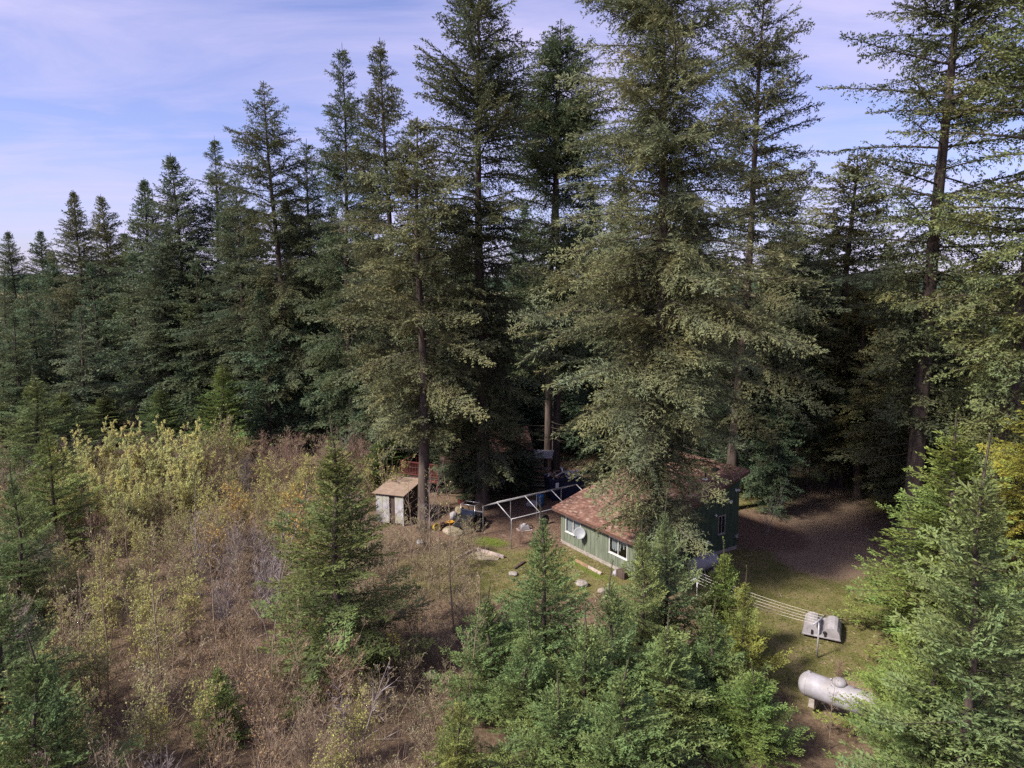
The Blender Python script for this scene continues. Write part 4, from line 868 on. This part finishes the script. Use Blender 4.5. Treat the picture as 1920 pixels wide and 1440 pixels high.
    bucket(845, 990, .26, .5, 'yellow', 'orange yellow bucket standing by the junk pile'); bucket(815, 994, .24, .34, 'yellow2', 'lemon yellow tub lying left of the orange bucket', 'tub', 70, .2)
    bucket(830, 990, .16, .36, 'red', 'small red bucket between the two yellow ones'); bucket(856, 985, .2, .42, 'tank', 'white bucket leaning against the junk pile', tip=12)
    g = ground(1013, 948); e = empty('blue_barrel', (g.x, g.y, 0)); tag(e, 'blue plastic barrel beyond the carport frame', 'barrel')
    MB().lathe([(.26, 0), (.29, .05), (.29, .28), (.305, .3), (.29, .33), (.29, .58), (.305, .6), (.29, .63), (.29, .85), (.25, .92), (.02, .93)], (0, 0, 0), 'z', 24).build('body', M['blue'], e, True); MB().lathe([(.05, .0), (.05, .05), (.01, .055)], (.12, 0, .925), 'z', 10).build('bung', M['black'], e)
    rock('white_tarp', 998, 950, .55, 'crumpled whitish tarp beside the blue barrel', 'plastic_grey', 'tarp', 12, flat=.6)
    # wheelbarrow tray thing: a pale engine block on a pallet under the frame
    g = ground(983, 994); e = empty('engine_part', (g.x, g.y, 0), R(20)); tag(e, 'pale metal machine part on a board under the carport frame', 'machine part')
    MB().box(-.5, .5, -.36, .36, .02, .07).build('board', M['palelumber'], e); MB().hexa([(-.38, -.28, .07), (.38, -.28, .07), (.38, .28, .07), (-.38, .28, .07), (-.26, -.2, .4), (.3, -.18, .36), (.3, .2, .36), (-.26, .2, .4)]).build('casing', M['tank'], e, bevel=.05)
    MB().lathe([(.13, 0), (.14, .03), (.14, .09), (.1, .12), (.02, .12)], (.0, 0, .37), 'z', 16).build('cover', M['plastic_grey'], e, True); MB().tube([(.3, .1, .2), (.6, .15, .25), (.7, .1, .1)], .04, 8).build('hose', M['black'], e, True)
    def tyre(x, y, z, r_, rot, label):
        e = empty('tyre', (x, y, z)); e.rotation_euler = rot; tag(e, label, 'tyre'); w = r_ * .32
        MB().lathe([(r_ * .55, -w), (r_ * .9, -w), (r_, -w * .6), (r_, w * .6), (r_ * .9, w), (r_ * .55, w), (r_ * .5, 0)], (0, 0, 0), 'z', 24).build('tread', M['black'], e, True); MB().lathe([(r_ * .52, -w * .6), (r_ * .5, w * .6), (r_ * .2, w * .3), (.02, w * .3)], (0, 0, 0), 'z', 20).build('rim', M['steel'], e, True)
    g = ground(1021, 985); tyre(g.x, g.y + .3, .36, .36, (R(82), 0, R(30)), 'tyre standing against the left end of the house')
    # black utility vehicle buried in junk
    g = ground(880, 996); v = empty('utility_vehicle', (g.x, g.y + .75, 0), R(64)); tag(v, 'black open utility vehicle with grey bars parked in the junk pile', 'utility vehicle')
    MB().hexa([(-1.2, -.6, .35), (1.25, -.55, .35), (1.25, .55, .35), (-1.2, .6, .35), (-1.2, -.62, .75), (1.1, -.5, .85), (1.1, .5, .85), (-1.2, .62, .75)]).build('body', M['black'], v, bevel=.06); MB().box(-1.25, -.35, -.68, .68, .77, 1.05).build('cargo_bed', M['black'], v, bevel=.04); MB().box(-.25, .2, -.5, .5, .82, 1.0).build('seat', M['navy'], v, bevel=.05); MB().box(-.33, -.22, -.5, .5, .95, 1.4).build('seat_back', M['navy'], v, bevel=.04)
    for y in (-.56, .56): MB().tube([(-.35, y, .8), (-.3, y, 1.75), (.45, y, 1.75), (.95, y, .9)], .028, 8).build('roll_bar', M['steel'], v, True)
    for x in (-.3, .45): MB().tube([(x, -.56, 1.75), (x, .56, 1.75)], .026, 8).build('cross_bar', M['steel'], v, True)
    MB().hexa([(1.1, -.45, .6), (1.27, -.45, .5), (1.27, .45, .5), (1.1, .45, .6), (1.1, -.45, .9), (1.2, -.45, .88), (1.2, .45, .88), (1.1, .45, .9)]).build('grille', M['plastic_grey'], v, bevel=.02)
    for x in (-.8, .82):
        for y in (-.62, .62):
            w = empty('wheel', (x, y, .31)); w.parent = v; w.rotation_euler = (R(90), 0, 0)
            MB().lathe([(.17, -.11), (.28, -.11), (.31, -.07), (.31, .07), (.28, .11), (.17, .11), (.16, 0)], (0, 0, 0), 'z', 20).build('tyre', M['black'], w, True); MB().lathe([(.165, -.06), (.16, .06), (.05, .04), (.01, .04)], (0, 0, 0), 'z', 14).build('rim', M['steel'], w, True)
    for k, (px, py, r_, m_, lab) in enumerate([(862, 962, .42, 'sand', 'tan sack slumped on the junk pile'), (868, 992, .48, 'black', 'black rubbish bag at the front of the junk pile'), (897, 990, .52, 'black', 'black rubbish bag by the left carport post'), (878, 1000, .36, 'navy', 'dark blue bag low in front of the junk pile'), (868, 945, .5, 'red', 'rusty red bundle behind the junk pile'), (850, 972, .38, 'plastic_grey', 'grey bundle left of the utility vehicle')]):
        rock('rubbish_bag' if 'bag' in lab or 'sack' in lab else 'bundle', px, py, r_, lab, m_, 'bag' if 'bag' in lab or 'sack' in lab else 'bundle', 20 + k, flat=.9)
    # navy bin and lumber behind
    g = ground(1055, 930); e = empty('navy_container', (4.2, 54.2, 0), R(12)); tag(e, 'dark navy trash container heaped with pale scrap lumber', 'container')
    MB().hexa([(-1.3, -.8, .1), (1.3, -.8, .1), (1.3, .8, .1), (-1.3, .8, .1), (-1.45, -.9, 1.75), (1.45, -.9, 1.75), (1.45, .9, 1.75), (-1.45, .9, 1.75)]).build('body', M['navy'], e, bevel=.03); MB().box(-1.5, 1.5, -.96, -.9, 1.66, 1.78).build('rim', M['navy'], e, bevel=.01)
    MB().box(-.98, -.72, -.91, -.888, 1.2, 1.6).build('notice', M['paper'], e, rot=(R(3.4), 0, 0), loc=(0, .0, .0))
    for k in range(34):
        x, y = rng.uniform(-1.3, 1.3), rng.uniform(-.8, .8); a = rng.uniform(0, 3.1); h = 1.78 + .5 * (1 - (x / 1.5) ** 2) * rng.rand(); l = rng.uniform(.5, 1.3)
        o = MB().box(-l / 2, l / 2, -.06, .06, -.02, .02).build('scrap_board', M[['palelumber', 'lumber', 'white'][rng.randint(3)]]); o.location = e.matrix_basis @ Vector((x, y, h)); o.rotation_euler = (rng.normal(0, .25), rng.normal(0, .25), a); tag(o, 'short scrap board in the heap on the navy container', 'board', 'scrap boards on the navy container')
    g = ground(1003, 920); e = empty('lumber_stack', (1.9, 57.5, 0), R(-8)); tag(e, 'stack of brown lumber and bark under a grey board roof', 'lumber stack')
    for r_ in range(9):
        for c in range(7): MB().box(-1.2 + rng.uniform(-.15, .15), 1.2 + rng.uniform(-.15, .15), -.6 + c * .18, -.6 + c * .18 + .165, .15 + r_ * .15, .15 + r_ * .15 + .135).build('board', M[['lumber', 'brownwood', 'lumber', 'palelumber'][rng.randint(4)]], e)
    for x, y in ((-1.3, -.75), (1.3, -.75), (-1.3, .8), (1.3, .8)): MB().box(x - .06, x + .06, y - .06, y + .06, 0, 2.7).build('post', M['lumber'], e)
    MB().hexa([(-1.6, -1.0, 2.7), (1.6, -1.0, 2.7), (1.6, 1.1, 2.85), (-1.6, 1.1, 2.85), (-1.6, -1.0, 2.76), (1.6, -1.0, 2.76), (1.6, 1.1, 2.91), (-1.6, 1.1, 2.91)]).build('cover_board', M['plastic_grey'], e)
    for k, (x0, x1) in enumerate(((-.9, -.5), (-.5, -.3), (-.2, .3))): MB().tube([(x0, -.85, .2), (x1, -.8, 2.68)], .04, 6).build('leaning_pole', M['lumber'], e)
build_clutter()

# ------------------------------------------------------------------ brush: willows, alder saplings, bare shrubs
def kites(P, D, ln, w, rng):
    sd = norm(np.cross(D, norm(rng.normal(0, 1, D.shape)))) * (np.asarray(w) * .5)[:, None]
    ln = np.asarray(ln)[:, None]
    return np.stack([P, P + D * ln * .4 + sd, P + D * ln, P + D * ln * .4 - sd], 1)
def shrub_mesh(name, seed, h, nst, tilt, n1, n2, twig, leaves, lsize, up=1.0, l1=.30, l2=.45, r0=.022, leafy_from=0.0, base=.3, w1=.020, w2=.013):
    """two meshes: stems with all their twigs, and leaves"""
    rng = np.random.RandomState(seed)
    u = np.linspace(0, 1, 6); paths = []; rad = []
    a = rng.uniform(0, 6.28, nst); tl = np.abs(rng.normal(0, tilt, nst)); hh = h * rng.uniform(.55, 1.0, nst); hh[0] = h
    br = rng.uniform(0, base, nst)
    for k in range(nst):
        r_ = tl[k] * hh[k] * (u * .6 + u ** 2 * .4)
        wob = rng.normal(0, .02, (6, 2)).cumsum(0) * hh[k] * .5
        paths.append(np.stack([np.cos(a[k]) * (br[k] + r_) + wob[:, 0], np.sin(a[k]) * (br[k] + r_) + wob[:, 1], hh[k] * u - .1], -1)); rad.append(r0 * (hh[k] / h) * np.linspace(1, .25, 6))
    paths = np.array(paths); SV, SF = tubes(paths, np.array(rad), 4)
    K1 = nst * n1; s = np.repeat(np.arange(nst), n1); t = rng.uniform(.18, 1.0, K1)
    i = np.minimum((t * 5).astype(int), 4); f = (t * 5 - i)[:, None]
    P1 = paths[s, i] * (1 - f) + paths[s, i + 1] * f; sd = norm(paths[s, i + 1] - paths[s, i])
    ph = rng.uniform(0, 6.28, K1); D1 = norm(sd * up + np.stack([np.cos(ph), np.sin(ph), rng.normal(.05, .25, K1)], -1))
    L1 = h * l1 * (1.12 - t) * rng.uniform(.5, 1.2, K1) + .15
    K2 = K1 * n2; q = np.repeat(np.arange(K1), n2); t2 = rng.uniform(.15, 1, K2)
    P2 = P1[q] + D1[q] * (L1[q] * t2)[:, None]; D2 = norm(D1[q] + rng.normal(0, .55, (K2, 3)) + np.array([0, 0, .25 * up])); L2 = L1[q] * l2 * rng.uniform(.4, 1.2, K2) * (1.2 - t2 * .5) + .06
    tw = np.concatenate([kites(P1, D1, L1, np.full(K1, w1), rng), kites(P2, D2, L2, np.full(K2, w2), rng)])
    TV = tw.reshape(-1, 3); TF = np.arange(len(TV)).reshape(-1, 4) + len(SV)
    stems = mesh_arrays(name + '_stems', np.concatenate([SV, TV]), np.concatenate([SF, TF]), M[twig])
    lm = None
    if leaves > 0:
        K3 = int(K2 * leaves); q = rng.randint(0, K2, K3); q = q[P2[q][:, 2] > leafy_from * h]; K3 = len(q)
        P3 = P2[q] + D2[q] * (L2[q] * rng.uniform(.2, 1.05, K3))[:, None]; D3 = norm(rng.normal(0, 1, (K3, 3)) + np.array([0, 0, .5]))
        lf = kites(P3, D3, lsize * rng.uniform(.6, 1.3, K3), lsize * rng.uniform(.45, .75, K3), rng)
        lm = mesh_arrays(name + '_leaves', lf.reshape(-1, 3), np.arange(K3 * 4).reshape(-1, 4), M['leaves'], attr=np.clip(rng.normal(.5, .2, K3), 0, 1))
    return stems, lm
def put_shrub(name, ms, label, x, y, colour, s=1.0, rz=0.0, group=None, cat='shrub', sxy=None):
    e = empty(name, (x, y, tz(x, y) - .03), rz); e.scale = (sxy or s, sxy or s, s)
    o = link('stems', ms[0], e); o['kind'] = 'stuff'
    if ms[1]:
        o = link('leaves', ms[1], e); o.color = (*colour, 1); o['kind'] = 'stuff'
    return tag(e, label, cat, group)
def build_brush():
    rng = np.random.RandomState(404)
    willow = [shrub_mesh('willow%d' % k, 100 + k, 6.0, 16, .13, 15, 5, 'twig', 9.0, .10, up=1.9, l1=.17, leafy_from=.22, w1=.016, w2=.01) for k in range(2)]
    bare = [shrub_mesh('bare%d' % k, 110 + k, 4.2, 13, .22, 18, 7, ['twig_red', 'twig', 'twig_pale'][k], [.08, .14, .06][k], .07, up=1.15, l1=.27) for k in range(3)]
    leafy = [shrub_mesh('leafy%d' % k, 120 + k, 3.8, 10, .28, 15, 6, 'twig', [1.9, .9][k], .085, up=1.0, l1=.28) for k in range(2)]
    sap = [shrub_mesh('sapling%d' % k, 130 + k, 7.0, 1 + k, .05, 34, 5, 'twig', [.5, .3][k], .085, up=.9, l1=.17, r0=.04, leafy_from=.3, base=.15) for k in range(2)]
    birch = shrub_mesh('birch', 141, 7.4, 3, .16, 26, 5, 'twig_pale', 0, .1, up=1.1, l1=.19, r0=.038, base=.2, w1=.024)
    snag = shrub_mesh('snag', 143, 4.6, 4, .38, 12, 4, 'twig_pale', 0, .1, up=.7, l1=.34, r0=.035, base=.2, w1=.026, w2=.016)
    YEL, OLV, ORG, RED, TAN = (.40, .39, .14), (.32, .31, .13), (.46, .33, .10), (.26, .14, .075), (.33, .29, .17)
    # one by one
    for k, (px, D, hh) in enumerate([(120, 46, 4.6), (150, 44, 4.3), (240, 43, 4.3), (355, 48, 5.2), (128, 50, 5.2), (160, 53, 5.9), (178, 48, 5.0), (205, 55, 6.2), (232, 50, 5.6), (258, 54, 6.3), (286, 51, 6.0), (312, 55, 6.6), (340, 51, 6.2), (365, 54, 6.4), (215, 46, 4.6), (270, 46, 4.6), (320, 47, 4.9)]):
        put_shrub('willow_shrub', willow[k % 2], 'yellow green willow bush in the bright stand at the foot of the left tree line', column(px, D, 3), D, (.54, .51, .22), hh / 6, k * 1.3, 'willows of the bright stand', 'willow')
    put_shrub('white_birch', birch, 'bare white stemmed birch left of the lone dark young fir', ground(527, 1180).x, 31.0, TAN, 1.05, .4, cat='birch')
    put_shrub('bare_sapling', birch, 'slim bare grey sapling left of the white stemmed birch', ground(385, 1120).x, 35.5, TAN, .8, 2.4, cat='sapling')
    put_shrub('bare_shrub', snag, 'pale bare branchy bush at the bottom edge left of the young firs', ground(682, 1395).x, 22.6, TAN, 1.0, 1.0)
    put_shrub('bare_sapling', birch, 'bare pale sapling with spreading arms in front of the shed', ground(797, 1035).x, 43.3, TAN, .78, 1.2, cat='sapling')
    put_shrub('bare_shrub', snag, 'tangle of bare pale branches at the right wall of the house', ground(1436, 1000).x, 46.0, TAN, .85, 2.0)
    put_shrub('bare_shrub', bare[0], 'bare reddish bush inside the front of the carport frame', ground(975, 1020).x, 43.9, TAN, .42, 1.0)
    put_shrub('bare_sapling', sap[1], 'thin dark leafless sapling in front of the white foreground tank', ground(1556, 1395).x, 23.8, (.1, .08, .05), .48, .5, cat='sapling')
    put_shrub('bare_shrub', bare[0], 'small brown bare shrub between the boat and the white tank', ground(1575, 1262).x, 28.6, RED, .26, .9)
    put_shrub('leafy_shrub', leafy[0], 'pale green leafy sapling left of the long bare fir trunk', column(422, 58, 5), 58, (.30, .31, .12), 1.7, .3)
    put_shrub('orange_shrub', leafy[0], 'orange leaved shrub at the upper edge of the brush', column(440, 44, 4), 44, ORG, 1.25, 1.3)
    put_shrub('orange_shrub', leafy[0], 'orange leaved shrub peeking out left of the lone young fir', column(562, 40, 5), 40, ORG, 1.55, 2.3)
    put_shrub('orange_shrub', leafy[1], 'lower yellow orange shrub in the middle of the brush', column(415, 38.5, 3), 38.5, ORG, 1.15, 3.3)
    put_shrub('yellow_shrub', leafy[1], 'bright yellow leaved shrub right below the lone young fir', ground(745, 1250).x, 28.5, (.42, .38, .06), .8, 3.3)
    put_shrub('yellow_shrub', leafy[0], 'bright yellow green shrub at the bottom edge left of the red brown patch', ground(330, 1400).x, 22.3, (.36, .36, .06), .62, 4.1)
    put_shrub('yellow_shrub', leafy[1], 'yellow green twigs catching light left of the shed roof', column(722, 50, 4), 50.5, (.34, .33, .10), 1.35, 4.6)
    put_shrub('leafy_shrub', leafy[1], 'small pale leaved bush at the foot of the junk pile', ground(880, 1003).x, 45.2, (.32, .33, .13), .42, 1.6)
    # slender dark stems of alder saplings
    spots = [(205, 1330, 7), (152, 1290, 5.5), (302, 1320, 7.5), (258, 1250, 5), (412, 1240, 6), (448, 1180, 5.5), (468, 1390, 5), (655, 1190, 6.5), (688, 1150, 6), (700, 1100, 5.5), (735, 1080, 5), (772, 1090, 6.2), (806, 1085, 6.8), (852, 1190, 8.2), (822, 1105, 6),
             (340, 1060, 5.5), (245, 1080, 5), (180, 1130, 5.5), (100, 1160, 5), (880, 1340, 6), (560, 1330, 5), (905, 1260, 4.6)]
    for k, (px, py, hh) in enumerate(spots):
        g = ground(px, py); put_shrub('alder_sapling', sap[k % 2 if k != 13 else 0], 'slender dark stemmed alder sapling rising out of the brush', g.x, g.y, OLV, hh / 7, k * 2.1, 'alder saplings in the brush', 'sapling')
    # the thicket
    pts = []
    def inside(x, y):
        if y < 44: lim = -1.6 - .05 * (44 - y)
        elif y < 52: lim = -10.6
        else: lim = -11.5
        if y > 66 - .25 * abs(x + 14): return False
        px = 960 + x * FPX / (y * CP + H0 * SP)
        return x < lim and px > -70
    tries = 0
    while len(pts) < 250 and tries < 9000:
        tries += 1; y = 18.5 + 48 * rng.rand() ** 1.15; x = rng.uniform(-46, 0)
        if not inside(x, y): continue
        if math.hypot(x + 8, y - 48.5) < 2.8 or math.hypot(x + 7.3, y - 28.5) < 1.0: continue
        if all((x - a) ** 2 + (y - b) ** 2 > (1.45 + .006 * y) ** 2 for a, b in pts): pts.append((x, y))
    for k, (x, y) in enumerate(pts):
        dep = y * CP + H0 * SP; px = 960 + x * FPX / dep; py = 720 + FPX * (H0 * CP - y * SP) / dep
        n = vnoise(np.array([x / 5.5]), np.array([y / 5.5]), 9)[0] + rng.normal(0, .12); rz = rng.uniform(0, 6.28); s = rng.uniform(.65, 1.1)
        if py < 960: s *= 1.15
        if px > 690 and py > 1000:
            ms, lab, c, g = (leafy[1], 'greyish twiggy shrub at the lawn side of the brush', TAN, 'twiggy shrubs by the lawn'); s *= .75
        elif px > 360 and py > 1240 and n < .55:
            ms, lab, c, g = (leafy[1], 'reddish brown shrub in the brush', (.27, .185, .105), 'rust coloured shrubs')
        elif n > .58:
            ms, lab, c, g = (leafy[0], 'shrub with yellow olive leaves in the brush', YEL if rng.rand() < .6 else OLV, 'yellow olive shrubs')
        elif n > .40:
            ms, lab, c, g = (bare[1] if rng.rand() < .5 else leafy[1], 'brown twiggy shrub in the brush', TAN, 'brown twiggy shrubs')
        else:
            ms, lab, c, g = (bare[0] if rng.rand() < .6 else bare[2], 'bare purplish shrub in the brush', TAN, 'bare purplish shrubs')
        where = (' along its upper edge below the firs' if py < 905 else ' near the left edge of the picture' if px < 190 else ' along the bottom edge' if py > 1300 else ' left of the white stemmed birch' if px < 500 else ' round the lone dark young fir' if px < 700 else '')
        put_shrub('brush_shrub', ms, lab + where, x, y, c, s, rz, g + where)
    # low growth: dead stalks and fallen leaves under the brush, rough grass on the lawn
    K = 20000; y = 16 + 50 * rng.rand(K * 3) ** 1.1; x = rng.uniform(-44, 1, K * 3)
    ok = np.array([inside(a, b) for a, b in zip(x, y)]); x = x[ok][:K]; y = y[ok][:K]; n = len(x); z = terrain(x, y)
    P = np.stack([x, y, z], -1); D = norm(np.stack([rng.normal(0, .5, n), rng.normal(0, .5, n), np.full(n, 1.0)], -1))
    q = kites(P, D, rng.uniform(.25, 1.3, n), np.full(n, .022), rng)
    o = link('dry_stalks', mesh_arrays('dry_stalks', q.reshape(-1, 3), np.arange(n * 4).reshape(-1, 4), M['twig'])); tag(o, 'dry stalks and litter covering the ground under the brush', 'undergrowth', kind='stuff')
    K = 20000; y = 16 + 50 * rng.rand(K * 3) ** 1.1; x = rng.uniform(-44, 1, K * 3)
    ok = np.array([inside(a, b) for a, b in zip(x, y)]) & (vnoise(x / 2.2, y / 2.2, 21) + rng.normal(0, .12, K * 3) > .42); x = x[ok][:K]; y = y[ok][:K]; n = len(x)
    P = np.stack([x, y, terrain(x, y) + .05 + np.abs(rng.normal(0, .4, n))], -1); D = norm(rng.normal(0, 1, (n, 3)) + np.array([0, 0, .4]))
    q = kites(P, D, rng.uniform(.07, .15, n), rng.uniform(.04, .08, n), rng)
    o = link('bramble_leaves', mesh_arrays('bramble_leaves', q.reshape(-1, 3), np.arange(n * 4).reshape(-1, 4), M['leaves'], attr=np.clip(vnoise(x / 4, y / 4, 31) * .7 + rng.normal(.15, .2, n), 0, 1))); o.color = (.22, .21, .085, 1)
    tag(o, 'low olive brambles and ferns filling the ground under the brush', 'brambles', kind='stuff')
    K = 30000; y = rng.uniform(26, 60, K * 2); x = rng.uniform(-9, 34, K * 2)
    gi = np.argmin(np.abs(gx[None, :] - x[:, None]), 1); gj = np.argmin(np.abs(gy[None, :] - y[:, None]), 1)
    mk = (masks['grass'] - masks['gravel'] * .8 + masks['lush']).reshape(ny, nx)[gj, gi]
    ok = rng.rand(K * 2) < mk; x = x[ok][:K]; y = y[ok][:K]
    hx, hy = (x - HOUSE[0]) * HU.x + (y - HOUSE[1]) * HU.y, (x - HOUSE[0]) * HV.x + (y - HOUSE[1]) * HV.y
    ok = ~((hx > -.05) & (hx < HD + .1) & (hy > -.1) & (hy < HW + .1)); x = x[ok]; y = y[ok]; n = len(x)
    P = np.stack([x, y, terrain(x, y) - .01], -1); D = norm(np.stack([rng.normal(0, .6, n), rng.normal(0, .6, n), np.full(n, 1.0)], -1))
    q = kites(P, D, rng.uniform(.06, .2, n), np.full(n, .03), rng)
    o = link('lawn_grass', mesh_arrays('lawn_grass', q.reshape(-1, 3), np.arange(n * 4).reshape(-1, 4), M['leaves'], attr=np.clip(rng.normal(.5, .25, n), 0, 1))); o.color = (.16, .145, .06, 1)
    tag(o, 'rough mossy grass of the lawn round the house', 'grass', kind='stuff')
    x = rng.uniform(-3, 30, 16000); y = rng.uniform(26, 58, 16000)
    hx, hy = (x - HOUSE[0]) * HU.x + (y - HOUSE[1]) * HU.y, (x - HOUSE[0]) * HV.x + (y - HOUSE[1]) * HV.y
    ok = ~((hx > -.1) & (hx < HD + .1) & (hy > -.1) & (hy < HW + .1)) & (vnoise(x / 1.7, y / 1.7, 51) > .42); x = x[ok]; y = y[ok]; n = len(x)
    P = np.stack([x, y, terrain(x, y) + .012], -1); D = norm(np.stack([rng.normal(0, 1, n), rng.normal(0, 1, n), rng.normal(.03, .05, n)], -1))
    q = kites(P, D, rng.uniform(.08, .5, n) ** 1.3, rng.uniform(.02, .045, n), rng)
    o = link('fallen_twigs', mesh_arrays('fallen_twigs', q.reshape(-1, 3), np.arange(n * 4).reshape(-1, 4), M['twig'])); tag(o, 'fallen twigs and needle litter strewn over the lawn and drive', 'litter', kind='stuff')
build_brush()
